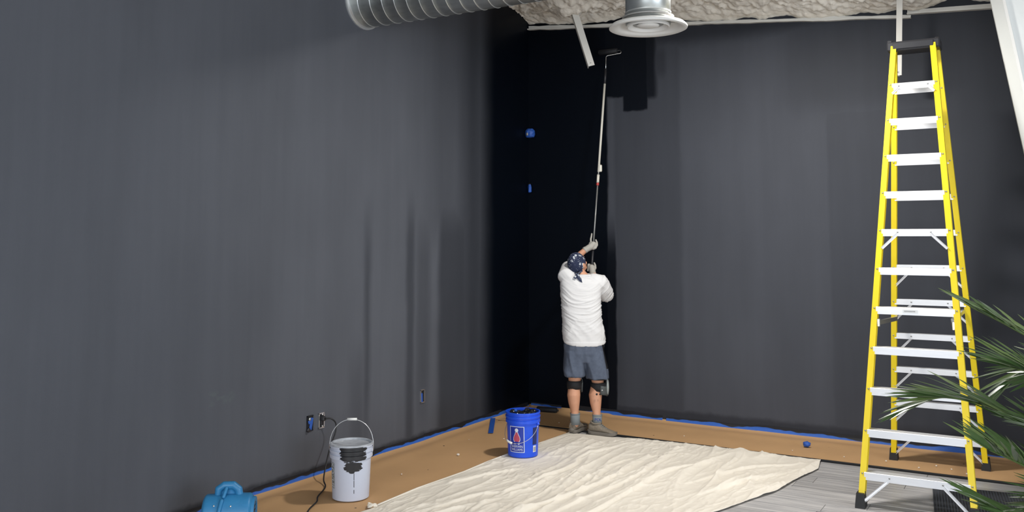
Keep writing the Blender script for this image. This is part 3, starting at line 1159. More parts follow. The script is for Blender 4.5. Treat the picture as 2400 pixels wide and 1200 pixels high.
FX, FY, FZ = 2.69, -2.955, 3.475
DF = empty('round_ceiling_diffuser', (FX, FY, FZ), 0, 'white round ceiling diffuser hanging from a galvanised drop', 'diffuser')
MB().lathe([(.165, .03), (.165, .46)], 40).build('drop_duct', M['galv'], DF, smooth=True)
for zz in (.115, .335):
    MB().lathe([(.165, zz - .006), (.1705, zz - .003), (.1705, zz + .003), (.165, zz + .006)], 40).build('drop_bead', M['galv_seam'], DF, auto=50)
MB().lathe([(.165, .045), (.172, .05), (.268, .030), (.286, .012), (.286, .002), (.272, -.004), (.225, .012), (.195, .040), (.165, .045)], 56).build('outer_ring', M['diff_white'], DF, auto=50)
MB().lathe([(.0001, .075), (.19, .075), (.19, .085), (.0001, .085)], 40).build('throat', M['diff_gray'], DF)
MB().lathe([(.150, .050), (.158, .014), (.150, .008), (.112, .030), (.105, .055), (.112, .060)], 48).build('middle_cone', M['diff_white'], DF, auto=50)
MB().lathe([(.0001, .006), (.045, .008), (.078, .016), (.082, .024), (.06, .04), (.0001, .05)], 40).build('centre_cone', M['diff_white'], DF, auto=50)
for k in range(3):
    a = 2 * PI * k / 3 + .4
    MB().box((.12 * math.cos(a), .12 * math.sin(a), .045), (.16, .010, .010), Euler((0, 0, a)).to_matrix()).build('spoke', M['diff_gray'], DF)

# ------------------------------------------------------------------ flange braces
def brace(p0, p1, w, label, tilt):
    p0, p1 = Vector(p0), Vector(p1)
    o = empty('steel_flange_brace', tuple(p1), 0, label, 'brace')
    t = (p0 - p1)
    L_ = t.length
    t.normalize()
    y = Vector((math.sin(tilt), -math.cos(tilt), 0))
    x = y.cross(t).normalized()
    y = t.cross(x).normalized()
    prof = [(-w / 2, 0), (w / 2, 0), (w / 2, -w * .9), (w / 2 - .006, -w * .9), (w / 2 - .006, -.006), (-w / 2, -.006)]
    r0 = [x * a + y * b for a, b in prof]
    r1 = [x * a + y * b + t * L_ for a, b in prof]
    MB().loft([r0, r1]).build('angle_bar', M['white_metal'], o)
    bo = x * 0 + y * .001 + t * .03
    MB().ellipsoid(tuple(bo), (.009, .009, .009), 10, 6).build('bolt', M['steel'], o, smooth=True)
    return o


brace((.80, -.45, 4.52), (1.035, -.45, 3.79), .070, 'slanting white steel angle brace hanging from the foam near the corner', R(35))
brace((4.112, -.45, 4.22), (4.078, -.45, 3.395), .056, 'upright white steel brace hanging behind the top of the ladder', R(-25))

# ------------------------------------------------------------------ tapered white column at the right
CO = empty('tapered_steel_column', (5.6, -1.0, 0), 0, 'tapered white steel frame column at the right edge, wider at the top', 'column')


def col_ring(z):
    x0 = 5.421 - .1506 * z - 5.6
    return [(x0, .09, z), (x0 + .005, .02, z), (x0 + .085, -.06, z), (x0 + .105, -.062, z), (x0 + .105, -.035, z), (.42, -.035, z), (.42, .035, z), (x0 + .10, .09, z)]


cm = MB().loft([col_ring(0), col_ring(4.06)]).build('web_casing', M['column_white'], CO)
MB().loft([[(5.421 - .1506 * z - 5.6 + .086, -.064, z), (5.421 - .1506 * z - 5.6 + .106, -.066, z), (5.421 - .1506 * z - 5.6 + .106, -.040, z), (5.421 - .1506 * z - 5.6 + .086, -.040, z)] for z in (0.0, 4.06)]).build('edge_bead', M['diff_white'], CO)
MB().box((.43, 0, 2.03), (.03, .24, 4.06)).build('outer_flange', M['column_white'], CO)

# ------------------------------------------------------------------ step ladder
LX, LYF, LYR, LT = 4.292, -2.06, -.455, 3.50
LYT_F, LYT_R = -1.245, -1.115
LB = empty('step_ladder', (LX, -1.25, .013), 0, 'tall yellow fibreglass step ladder with aluminium steps, standing open', 'ladder')
LADZ = .013


def rail_line(side, front):
    if front:
        a, b = Vector((LX + side * .388, LYF, 0)), Vector((LX + side * .165, LYT_F, LT))
    else:
        a, b = Vector((LX + side * .378, LYR, 0)), Vector((LX + side * .180, LYT_R, LT))
    return a, b


def rail_at(side, front, z):
    a, b = rail_line(side, front)
    return a + (b - a) * (z / LT)


def rail(side, front):
    a, b = rail_line(side, front)
    a = a + (b - a) * .02
    w, d, t = .042, .074 if front else .062, .007
    s = side
    # open side of the channel faces inwards
    prof = [(0, -d / 2), (0, d / 2), (-s * w, d / 2), (-s * w, d / 2 - t), (-s * t, d / 2 - t), (-s * t, -d / 2 + t), (-s * w, -d / 2 + t), (-s * w, -d / 2)]
    if s < 0:
        prof = prof[::-1]
    MB().loft([[(a.x + p[0], a.y + p[1], a.z + p[2] if len(p) > 2 else a.z) for p in prof], [(b.x + p[0], b.y + p[1], b.z) for p in prof]]).build('front_rail' if front else 'rear_rail', M['yellow'], LB, world=True)
    # foot
    f0 = rail_line(side, front)[0]
    sg = -1 if front else 1
    ft = MB().loft([[(f0.x - s * w * .5 + i * .034, f0.y + j * .052 + sg * .006, 0.002) for i, j in ((-1, -1), (1, -1), (1, 1), (-1, 1))],
                    [(f0.x - s * w * .5 + i * .034, f0.y + j * .050 + sg * .004, .02) for i, j in ((-1, -1), (1, -1), (1, 1), (-1, 1))],
                    [(f0.x - s * w * .5 + i * .026, f0.y + j * .042, .105) for i, j in ((-1, -1), (1, -1), (1, 1), (-1, 1))]])
    ft.build('rubber_foot', M['black_rubber'], LB, world=True)


for fr_ in (True, False):
    for s in (-1, 1):
        rail(s, fr_)
STEP_Z = [.235 + .2930 * k for k in range(11)]
rivet = MB().ellipsoid((0, 0, 0), (.0065, .004, .0065), 8, 5).mesh('rivet', True)


def rivet_at(p):
    o = link('rivet', rivet, M['pole_grey'], LB)
    l = LB.location
    o.location = (p[0] - l[0], p[1] - l[1], p[2] - l[2])


def gusset(p, q, w, parent=None):
    p, q = Vector(p), Vector(q)
    t = (q - p).normalized()
    n = Vector((0, -1, 0))
    b = n.cross(t).normalized()
    MB().loft([[c + b * w + n * .002, c - b * w + n * .002, c - b * w + n * .014, c - b * w * .3 + n * .006, c + b * w * .3 + n * .006, c + b * w + n * .014] for c in (p, q)]).build('diagonal_brace', M['alu'], LB, world=True)


for k, z in enumerate(STEP_Z):
    l, r = rail_at(-1, True, z), rail_at(1, True, z)
    yc = l.y
    x0, x1 = l.x + .030, r.x - .030
    # channel step: tread, front apron and rear lip
    pr = [(-.040, .012), (.040, .012), (.040, -.030), (.037, -.030), (.037, .009), (-.037, .009), (-.037, -.042), (-.042, -.042), (-.042, .010)]
    st = MB().loft([[(x0, yc + a, z + b) for a, b in pr], [(x1, yc + a, z + b) for a, b in pr]]).build('step', M['alu'], LB, world=True)
    for s, e in ((-1, l), (1, r)):
        rivet_at((e.x - s * .018, yc - .038, z + .002))
        rivet_at((e.x - s * .026, yc - .038, z - .022))
    if k in (0, 6, 10):
        dx = .17 if k < 10 else .05
        dz = -.18 if k < 10 else -.075
        if k == 6:
            dx, dz = .115, -.135
        for s, e in ((-1, l), (1, r)):
            gusset((e.x - s * (.030 + dx), yc - .044 if k else yc - .030, z - .025), (e.x - s * .034, rail_at(s, True, z + dz).y - .037, z + dz), .010)
            rivet_at((e.x - s * (.030 + dx), yc - .044, z - .012))
    # rear horizontals
    l2, r2 = rail_at(-1, False, z - .02), rail_at(1, False, z - .02)
    pr2 = [(-.030, .024), (.030, .024), (.030, .021), (-.027, .021), (-.027, -.024), (-.030, -.024)]
    MB().loft([[(l2.x + .028, l2.y + a, z - .012 + b) for a, b in pr2], [(r2.x - .028, l2.y + a, z - .012 + b) for a, b in pr2]]).build('rear_rung', M['alu'], LB, world=True)
    for s, e in ((-1, l2), (1, r2)):
        rivet_at((e.x - s * .020, l2.y - .033, z - .01))
    if k in (0, 1, 2, 3, 4, 5):
        for s, e in ((-1, l2), (1, r2)):
            zz = z - .17
            if zz > .06:
                gusset((e.x - s * .16, l2.y - .018, z - .03), (rail_at(s, False, zz).x - s * .034, rail_at(s, False, zz).y - .02, zz), .009)
                rivet_at((e.x - s * .16, l2.y - .031, z - .012))
# sticker on the fifth step
z = STEP_Z[4]
yc = rail_at(-1, True, z).y
sk = MB().box((LX - .03, yc - .043, z - .014), (.105, .002, .026)).build('sticker', M['sticker'], LB, world=True)
sk2 = MB()
for i in range(9):
    sk2.box((LX - .068 + i * .0085, yc - .0445, z - .013), (.005, .0012, .006))
sk2.build('sticker_print', M['sticker_ink'], LB, world=True)
# top cap
cp_ = MB()
cp_.box((LX, -1.18, LT - .005), (.392, .205, .075), bevel=.010)
cp_.box((LX - .175, -1.18, LT + .035), (.04, .18, .03), bevel=.008)
cp_.box((LX + .01, -1.12, LT + .040), (.24, .06, .035), bevel=.008)
cp_.box((LX + .175, -1.18, LT + .030), (.035, .17, .025), bevel=.008)
cpo = cp_.build('top_cap', M['cap_black'], LB, world=True)
MB().box((LX, -1.286, LT - .005), (.30, .008, .050), bevel=.003).build('cap_face', M['cap_black'], LB, world=True)
# spreader bars: each side two hinged links
for s in (-1, 1):
    z = 1.30
    f_, r_ = rail_at(s, True, z), rail_at(s, False, z + .04)
    mid = Vector((f_.x * .45 + r_.x * .55 - s * .10, f_.y * .48 + r_.y * .52, z - .03 + .02))
    for a, b in ((Vector((f_.x - s * .05, f_.y, z)), mid), (mid, Vector((r_.x - s * .045, r_.y, z + .04)))):
        t = (b - a).normalized()
        n = Vector((s, 0, 0))
        u = t.cross(n).normalized()
        MB().loft([[c + u * .016 + n * .010, c + u * .016 - n * .010, c - u * .016 - n * .010, c - u * .016 + n * .010] for c in (a, b)]).build('spreader_link', M['steel'], LB, world=True)
    MB().box((f_.x - s * .05, f_.y, z), (.02, .03, .06), bevel=.004).build('spreader_bracket', M['steel'], LB, world=True)
    MB().ellipsoid(tuple(mid), (.012, .012, .012), 10, 6).build('spreader_pin', M['steel'], LB, world=True, smooth=True)

# ------------------------------------------------------------------ blue blower in the foreground
BL = empty('carpet_blower', (.46, -4.81, .004), YAW + R(8), 'blue plastic snail blower with top handle standing against the left wall', 'blower')
bd = MB()
bd.lathe([(.0001, -.155), (.105, -.155), (.122, -.140), (.125, -.05), (.125, .05), (.122, .140), (.105, .155), (.0001, .155)], 36, (0, 0, .135), 'X')
bd.box((0, -.13, .07), (.30, .18, .11), bevel=.03)
bd.box((0, 0, .045), (.31, .23, .07), bevel=.02)
bm_ = remesh(bd, .007, 5)
link('housing', bm_, M['fan_blue'], BL)
hb = MB()
hb.capsule([(-.065, .0, .235), (-.062, .0, .292), (-.030, .0, .312), (.030, .0, .312), (.062, .0, .285), (.070, .0, .235)], .027, 10)
hb.box((0, .010, .258), (.11, .034, .085), bevel=.012)
link('handle', remesh(hb, .005, 3), M['fan_blue'], BL)
MB().capsule([(-.022, -.060, .255), (-.010, -.028, .300)], .012, 8).build('handle_rib', M['fan_blue'], BL, smooth=True)
MB().capsule([(-.045, -.128, .16), (-.038, -.118, .19), (-.03, -.085, .235)], .014, 8).build('housing_rib', M['fan_blue'], BL, smooth=True)
ring = MB().lathe([(.070, .150), (.070, .172), (.098, .172), (.102, .150)], 32, (0, 0, .135), 'X')
ring.build('intake_ring', M['fan_blue'], BL, auto=40)
MB().lathe([(.0001, .156), (.071, .156), (.071, .160), (.0001, .160)], 28, (0, 0, .135), 'X').build('intake_opening', M['fan_dark'], BL)
for k in range(5):
    zz = .135 + (k - 2) * .026
    hw = math.sqrt(max(.0004, .07 ** 2 - ((k - 2) * .026) ** 2))
    MB().tube([(.166, -hw, zz), (.166, hw, zz)], .003, 6).build('grille_bar', M['steel'], BL)
for x, y_, z_ in ((-.075, -.1, .21), (.03, -.105, .205)):
    MB().ellipsoid((x, y_, z_), (.007, .007, .007), 8, 6).build('screw', M['steel'], BL, smooth=True)

# ------------------------------------------------------------------ the painter
PO = Vector((1.19, -.91, .016))
PE = empty('person', tuple(PO), YAW, 'person seen from behind in white shirt, grey shorts and navy bandana, raising a roller pole', 'person')
V3 = Vector


def ell_ring(cx, cy, z, hx, hy, n=32, p=2.3, rot=0.0, tilt=None):
    out = []
    for k in range(n):
        a = 2 * PI * k / n
        c, s = math.cos(a), math.sin(a)
        x = hx * math.copysign(abs(c) ** (2 / p), c)
        y_ = hy * math.copysign(abs(s) ** (2 / p), s)
        xr, yr = x * math.cos(rot) - y_ * math.sin(rot), x * math.sin(rot) + y_ * math.cos(rot)
        zz = z + (tilt(xr, yr) if tilt else 0)
        out.append((cx + xr, cy + yr, zz))
    return out


# head frame: faces away, up and a little right
HF = V3((.58, .62, .52)).normalized()
HR = HF.cross(V3((0, 0, 1))).normalized()
HU = HR.cross(HF).normalized()
HC = V3((-.097, .055, 1.662))
HM = Matrix((HR, HF, HU)).transposed()


def hp(r, f_, u):
    return HC + HR * r + HF * f_ + HU * u


LSH, LEL, LWR = V3((-.215, .02, 1.545)), V3((-.165, .285, 1.645)), V3((.010, .385, 1.797))
RSH, REL, RWR = V3((.115, .01, 1.490)), V3((.205, .16, 1.365)), V3((.085, .335, 1.555))
LKN, LAN, LHI = V3((-.132, .035, .485)), V3((-.128, .01, .085)), V3((-.120, .0, .88))
RKN, RAN, RHI = V3((.100, .030, .485)), V3((.084, -.035, .085)), V3((.055, .0, .88))
bd = MB()
# trunk, pelvis
bd.loft([ell_ring(-.035, .0, z, hx, hy, 28) for z, hx, hy in ((.80, .10, .08), (.86, .165, .105), (.95, .175, .115), (1.08, .155, .10), (1.25, .155, .10), (1.38, .150, .10), (1.45, .14, .08), (1.52, .07, .05))])
for hi, kn, an, fwd in ((LHI, LKN, LAN, V3((.5, .86, 0))), (RHI, RKN, RAN, V3((.9, -.1, 0)))):
    bk = -fwd.normalized() * .022
    m1 = hi.lerp(kn, .55)
    calf = kn.lerp(an, .30) + bk
    low = kn.lerp(an, .68) + bk * .35
    bd.capsule([hi, m1, kn.lerp(hi, .12), kn, kn.lerp(an, .12) + bk * .5, calf, kn.lerp(an, .48) + bk * .8, low, an], [.092, .080, .065, .060, .060, .066, .057, .041, .037], 18)
for sh, el, wr in ((LSH, LEL, LWR), (RSH, REL, RWR)):
    bd.capsule([sh, sh.lerp(el, .45), sh.lerp(el, .85), el, el.lerp(wr, .25), el.lerp(wr, .6), wr], [.058, .052, .044, .042, .043, .036, .029], 16)
# neck and head
nb = V3((-.020, .02, 1.50))
bd.capsule([nb, hp(.0, -.03, -.075)], [.062, .060], 16)
bd.ellipsoid(tuple(HC), (.074, .096, .108), 24, 16, HM)
bd.ellipsoid(tuple(hp(0, .045, -.055)), (.055, .052, .062), 16, 10, HM)        # jaw
bd.ellipsoid(tuple(hp(0, .086, -.098)), (.026, .020, .020), 12, 8, HM)         # chin
bd.capsule([hp(0, .092, .018), hp(0, .118, -.022)], [.010, .015], 10)          # nose
bd.capsule([hp(-.035, .086, .026), hp(.035, .086, .026)], .012, 8)             # brow
bd.capsule([hp(-.020, .094, -.058), hp(.020, .094, -.058)], .007, 8)           # lips
for s in (-1, 1):
    bd.ellipsoid(tuple(hp(s * .078, .0, -.012)), (.010, .022, .032), 12, 8, HM)  # ears
    bd.ellipsoid(tuple(hp(s * .042, .062, -.028)), (.026, .024, .024), 10, 8, HM)
body = link('body', remesh(bd, .0062, 3), M['skin'], PE)
for s in (-1, 1):
    MB().ellipsoid(tuple(hp(s * .030, .0905, .004)), (.012, .008, .008), 12, 8, HM).build('eye', M['print_white'], body, smooth=True)
    MB().ellipsoid(tuple(hp(s * .030, .0975, .004)), (.005, .003, .005), 8, 6, HM).build('iris', M['shoe_dark'], body, smooth=True)
sc_ = MB().ellipsoid((.077, -.094, .392), (.010, .006, .012), 8, 6).ellipsoid((.108, -.088, .389), (.007, .006, .008), 8, 6)
sc_.build('paint_splash', M['paint_wet'], body, smooth=True)

# t-shirt: torso, two sleeves
ts = MB()
hemt = lambda x, y_: -.045 * max(0, -y_ / .14) - .02 * x
rows = [(.905, -.036, .208, .150, hemt), (.93, -.038, .209, .150, hemt), (1.0, -.045, .203, .148, None), (1.08, -.052, .194, .146, None), (1.20, -.060, .196, .146, None), (1.32, -.064, .200, .144, None),
        (1.41, -.066, .204, .138, None), (1.48, -.064, .203, .122, None), (1.525, -.066, .180, .098, lambda x, y_: -.16 * x), (1.546, -.076, .125, .066, lambda x, y_: -.20 * x), (1.556, -.050, .070, .05, None)]
ts.loft([ell_ring(cx, .012, z, hx, hy, 40, 2.5, 0, tl_) for z, cx, hx, hy, tl_ in rows])
ts.capsule([LSH + V3((.03, -.01, -.03)), LSH, LSH.lerp(LEL, .35), LSH.lerp(LEL, .72)], [.085, .080, .074, .072], 18)
ts.capsule([RSH + V3((-.05, 0, .0)), RSH + V3((.005, 0, -.012)), RSH.lerp(REL, .5) + V3((.002, -.01, -.012)), RSH.lerp(REL, .98) + V3((-.006, -.005, -.01))], [.080, .084, .084, .080], 18)
sm_ = remesh(ts, .0062, 7)


def shirt_wr(p, n):
    x, y_, z = p
    d = .0
    if z < .90:
        d += .004
    # cross folds sagging over the small of the back
    zz = z - 2.2 * (x + .05) ** 2 + .02 * nz(x * 6, z * 5, 9)
    band = math.exp(-((z - 1.22) / .22) ** 2)
    r1 = 1 - abs(nz(x * 2.2, zz * 17, 3.0)) * 2.6
    r2 = 1 - abs(nz(x * 4.0 + 7, zz * 30, 8.0)) * 2.6
    d += band * (.0060 * max(0, r1) ** 3 + .0050 * max(0, r2) ** 3)
    # pulls radiating below, and over the shoulders
    low = math.exp(-((z - 1.0) / .10) ** 2)
    d += low * .006 * max(0, 1 - abs(nz((x + z * .7) * 9, z * 3, 5)) * 2.5)
    d += low * .005 * max(0, 1 - abs(nz((x - z * .7) * 9, z * 3, 15)) * 2.5)
    top = math.exp(-((z - 1.5) / .09) ** 2)
    d += top * .005 * max(0, 1 - abs(nz((x + z) * 11, y_ * 4, 25)) * 2.4)
    if x > .14:
        d += .006 * max(0, 1 - abs(nz((x - z * .8) * 16, y_ * 5, 2)) * 2.4)
    return d


displace(sm_, shirt_wr)
link('t_shirt', sm_, M['shirt'], PE)
nk = [V3((-.030, .018, 1.552)) + V3((.072 * math.cos(a), .066 * math.sin(a), .006 * math.sin(a))) for a in np.linspace(0, 2 * PI, 25)]
MB().tube(nk, .010, 8, caps=False).build('collar', M['shirt'], PE, smooth=True)

# shorts
sh = MB()
sh.loft([ell_ring(-.033, .005, z, hx, hy, 32) for z, hx, hy in ((.70, .17, .11), (.78, .195, .132), (.86, .200, .138), (.94, .185, .128))])
sh.loft([ell_ring(cx, .005, z, hx, hy, 24, 2.4) for z, cx, hx, hy in ((.560, -.134, .102, .112), (.62, -.132, .104, .115), (.72, -.126, .108, .120), (.80, -.12, .11, .12))])
sh.loft([ell_ring(cx, .005, z, hx, hy, 24, 2.4) for z, cx, hx, hy in ((.535, .096, .106, .115), (.60, .090, .106, .117), (.70, .072, .108, .120), (.80, .055, .11, .12))])
shm = remesh(sh, .008, 3)
displace(shm, lambda p, n: .011 * max(0, 1 - abs(nz(p[0] * 11 + p[2] * 3, p[1] * 8, p[2] * 3)) * 2.3) + .004 * nz(p[0] * 20, p[1] * 20, p[2] * 8))
link('shorts', shm, M['shorts'], PE)
for cx, z, hx, hy in ((-.134, .551, .092, .102), (.096, .525, .094, .103)):
    MB().loft([ell_ring(cx, .006, z, hx, hy, 24), ell_ring(cx, .006, z + .05, hx, hy, 24)]).build('shorts_lining', M['knee_black'], PE, smooth=True)


# knee pads
def knee(kn, an, fwd, parent_name):
    fwd = fwd.normalized()
    sd = fwd.cross(V3((0, 0, 1))).normalized()
    rings = []
    for dz, r_, pf in ((.040, .069, .012), (.020, .071, .020), (-.015, .072, .020), (-.058, .070, .016)):
        ring = []
        for k in range(28):
            a = 2 * PI * k / 28
            f_ = math.cos(a)
            ff = max(0, f_)
            z = kn.z + dz + (-.045 * ff ** 2 if dz < 0 else .0 * ff) + .012 * (1 - ff) * (1 if dz < 0 else -.5)
            p = V3((kn.x, kn.y, 0)) + fwd * (f_ * (r_ + pf * ff)) + sd * (math.sin(a) * r_)
            ring.append((p.x, p.y, z))
        rings.append(ring)
    o = MB().loft(rings[::-1], caps=False).build('knee_pad', M['knee_black'], PE, smooth=True)
    o.modifiers.new('t', 'SOLIDIFY').thickness = .004
    # grey side panel and outer shell
    pan = []
    for j in range(5):
        zz = kn.z + .018 - .090 * j / 4
        row = []
        for k in range(9):
            a = R(-78) + R(156) * k / 8
            rr = .088 + .012 * math.cos(a)
            p = V3((kn.x, kn.y, 0)) + fwd * (math.cos(a) * rr) + sd * (math.sin(a) * (.083 - .008 * j / 4))
            row.append((p.x, p.y, zz - .020 * math.cos(a)))
        pan.append(row)
    v = [q for r__ in pan for q in r__]
    f = [(j * 9 + i, j * 9 + i + 1, j * 9 + 10 + i, j * 9 + 9 + i) for j in range(4) for i in range(8)]
    q = MB().add(v, f).build('side_panel', M['knee_grey'], o, smooth=True)
    q.modifiers.new('t', 'SOLIDIFY').thickness = .006
    c = V3((kn.x, kn.y, kn.z - .012)) + fwd * .090
    rot = Matrix((fwd, sd, V3((0, 0, 1)))).transposed()
    MB().ellipsoid(tuple(c), (.018, .045, .085), 16, 12, rot).build('knee_shell', M['knee_shell'], o, smooth=True)
    for dz in (.075, -.06):
        pass
    MB().ellipsoid(tuple(V3((kn.x, kn.y, kn.z - .03)) + fwd * .03 - V3((0, .083, 0))), (.007, .004, .005), 8, 6).build('pad_logo', M['sticker'], o, smooth=True)
    return o


knee(LKN + V3((0, -.002, -.012)), LAN, V3((.55, .83, 0)), 'l')
knee(RKN + V3((.004, -.004, -.030)), RAN, V3((.98, -.05, 0)), 'r')


# socks and shoes
def shoe(an, heel, toe, left):
    heel, toe = V3(heel), V3(toe)
    d = (toe - heel)
    L_ = d.length
    d.normalize()
    s = V3((-d.y, d.x, 0))
    rings, soles = [], []
    prof = [(0.0, .028, .030, .098), (.06, .040, .0, .112), (.16, .046, .0, .114), (.28, .047, .0, .114), (.38, .046, .0, .112), (.50, .043, .0, .084), (.64, .047, .0, .066), (.78, .048, .0, .054), (.90, .041, .0, .045), (.975, .026, .006, .036), (1.0, .012, .014, .028)]
    for t, w, z0_, z1_ in prof:
        c = heel + d * (L_ * t)
        r_ = []
        for k in range(16):
            a = 2 * PI * k / 16
            cc, ss = math.cos(a), math.sin(a)
            zz = .024 + (z1_ - .024) * (.5 + .5 * ss)
            ww = w * math.copysign(abs(cc) ** .7, cc) * (1 - .30 * max(0, ss) ** 2)
            r_.append((c.x + s.x * ww, c.y + s.y * ww, zz))
        rings.append(r_)
        for_w = w + .004
        lift = .012 * max(0, (t - .8) / .2) ** 2 + .004 * max(0, (.1 - t) / .1)
        soles.append([(c.x + s.x * a * for_w, c.y + s.y * a * for_w, z + lift) for a, z in ((-.94, .001), (.94, .001), (1.03, .014), (1.0, .032), (-1.0, .032), (-1.03, .014))])
    so = MB().loft(rings)
    o = link('shoe', displace(remesh(so, .0055, 2), lambda p, n: .002 * nz(p[0] * 60, p[1] * 60, p[2] * 60)), M['shoe'], PE)
    MB().loft(soles).build('sole', M['shoe_sole'], o, auto=50)
    hs = heel + d * (L_ * .03)
    MB().ellipsoid((hs.x, hs.y, .034), (.030, .030, .020), 12, 8).build('heel_counter', M['shoe_sole'], o, smooth=True)
    # collar and laces
    cc = heel + d * (L_ * .24)
    col_ = [(cc.x + d.x * .052 * math.cos(a) + s.x * .039 * math.sin(a), cc.y + d.y * .052 * math.cos(a) + s.y * .039 * math.sin(a), .106 - .006 * math.cos(a) + .008 * abs(math.cos(a))) for a in np.linspace(0, 2 * PI, 25)]
    MB().tube(col_, .0085, 8, caps=False).build('shoe_collar', M['shoe'], o, smooth=True)
    for i in range(5):
        t = .42 + i * .055
        c = heel + d * (L_ * t)
        zz = .104 - i * .0095
        MB().tube([c - s * .028 + V3((0, 0, zz - .012)), c + V3((0, 0, zz + .004)), c + s * .028 + V3((0, 0, zz - .012))], .0032, 6).build('lace', M['sock'], o, smooth=True)
    return o


shoe(LAN, (-.168, -.015, 0), (-.012, .235, 0), True)
shoe(RAN, (.010, -.015, 0), (.262, -.165, 0), False)
for an, kn, top in ((LAN, LKN, .185), (RAN, RKN, .180)):
    t = (top - an.z) / (kn.z - an.z)
    up_ = an.lerp(kn, t)
    sk_ = MB().tube([an + V3((0, 0, -.005)), an.lerp(up_, .5), up_], [.050, .047, .049], 20)
    so_ = sk_.build('sock', M['sock'], PE, smooth=True)
    MB().tube([up_ + V3((0, 0, -.006)), up_ + V3((0, 0, .004))], .0505, 20).build('sock_cuff', M['sock'], so_, smooth=True)
    if an is RAN:
        tv, tf = text_mesh('POL', .040)
        rr = .0500
        cx, cy = an.lerp(up_, .45).x, an.lerp(up_, .45).y
        MB().add([(cx + rr * math.cos(-PI / 2 + (p[0] + .006) / rr), cy + rr * math.sin(-PI / 2 + (p[0] + .006) / rr), .130 + p[1]) for p in tv], tf).build('sock_lettering', M['sock_ink'], so_)

# bandana: skull cap shell and knot tails
bn = MB()
rings = []
for j in range(0, 13):
    th = R(6) + R(100) * j / 12
    ring = []
    for k in range(36):
        a = 2 * PI * k / 36
        f_ = math.sin(a)
        thk = th
        if th > R(70):
            thk = R(70) + (th - R(70)) * (1.0 - .52 * max(0, f_) + .35 * max(0, -f_))
        q = hp(.0845 * math.sin(thk) * math.cos(a), .107 * math.sin(thk) * f_ - .004, .120 * math.cos(thk) + .004)
        ring.append(tuple(q))
    rings.append(ring)
bn.loft(rings, caps=True)
bo = bn.build('bandana', M['bandana'], PE, smooth=True)
displace(bo.data, lambda p, n: .0025 * nz(p[0] * 35, p[1] * 35, p[2] * 35))
kt = V3((-.105, -.070, 1.560))
MB().ellipsoid(tuple(kt), (.022, .016, .016), 12, 8).build('knot', M['bandana'], bo, smooth=True)
for dx, dl in ((-.055, .045), (.012, .090)):
    a = kt
    e = kt + V3((dx + .02, -.035, -dl * .8))
    MB().loft([[a + V3((-.012, 0, 0)), a + V3((.012, 0, 0)), a + V3((.012, -.006, 0)), a + V3((-.012, -.006, 0))],
               [a.lerp(e, .5) + V3((-.022, -.012, 0)), a.lerp(e, .5) + V3((.020, -.010, 0)), a.lerp(e, .5) + V3((.020, -.017, 0)), a.lerp(e, .5) + V3((-.022, -.020, 0))],
               [e + V3((-.010, -.004, .006)), e + V3((.014, -.004, -.006)), e + V3((.014, -.009, -.006)), e + V3((-.010, -.009, .006))]]).build('knot_tail', M['bandana'], bo)
MB().capsule([hp(-.066, -.045, -.050), kt, hp(.066, -.045, -.050)], .012, 8).build('bandana_band', M['bandana'], bo, smooth=True)

# ------------------------------------------------------------------ extension pole with roller (man's frame first, then to world)
RM = Matrix.Rotation(YAW, 3, 'Z')


def to_world(p):
    return RM @ V3(p) + PO


P_LOW, P_HI = V3((.066, .372, 1.46)), V3((.283, .705, 3.845))
pdir = (P_HI - P_LOW).normalized()


def pol(z):
    t = (z - P_LOW.z) / (P_HI.z - P_LOW.z)
    return P_LOW + (P_HI - P_LOW) * t


EP = empty('roller_extension_pole', tuple(to_world(P_LOW)), YAW, 'long paint roller extension pole held up against the wall by the painter', 'paint roller')


def lp(p):
    return V3(p) - P_LOW


def seg(name, z0, z1, r_, m, n=10):
    return MB().tube([lp(pol(z0)), lp(pol(z1))], r_, n).build(name, M[m], EP, smooth=True)


seg('grip_shaft', 1.46, 1.84, .0125, 'cap_black')
seg('lower_shaft', 1.75, 2.50, .0085, 'pole_grey')
seg('red_band', 2.485, 2.515, .0150, 'red_band')
seg('lock_sleeve', 2.51, 2.60, .0150, 'pole_white')
seg('inner_rod', 2.58, 2.70, .0080, 'pole_grey')
MB().box(lp(pol(2.66)) + V3((.018, 0, .01)), (.034, .03, .075), bevel=.008).build('cam_lever', M['pole_white'], EP)
seg('upper_shaft', 2.63, 3.62, .0125, 'pole_white')
seg('threaded_tip', 3.61, 3.78, .0135, 'cap_black')
w0 = lp(pol(3.76))
wire = [w0, lp((.281, .715, 3.86)), lp((.285, .73, 3.920)), lp((.300, .733, 3.936)), lp((.437, .668, 3.950)), lp((.446, .672, 3.960)), lp((.448, .740, 3.996)), lp((.435, .758, 4.0)), lp((.33, .820, 4.0))]
MB().tube(wire, .0042, 8).build('roller_wire', M['steel'], EP, smooth=True)
ra, rb = lp((.221, .884, 4.0)), lp((.419, .768, 4.0))
MB().tube([ra, ra.lerp(rb, .03), ra.lerp(rb, .97), rb], [.022, .031, .031, .022], 16).build('roller_cover', M['roller_nap'], EP, smooth=True)


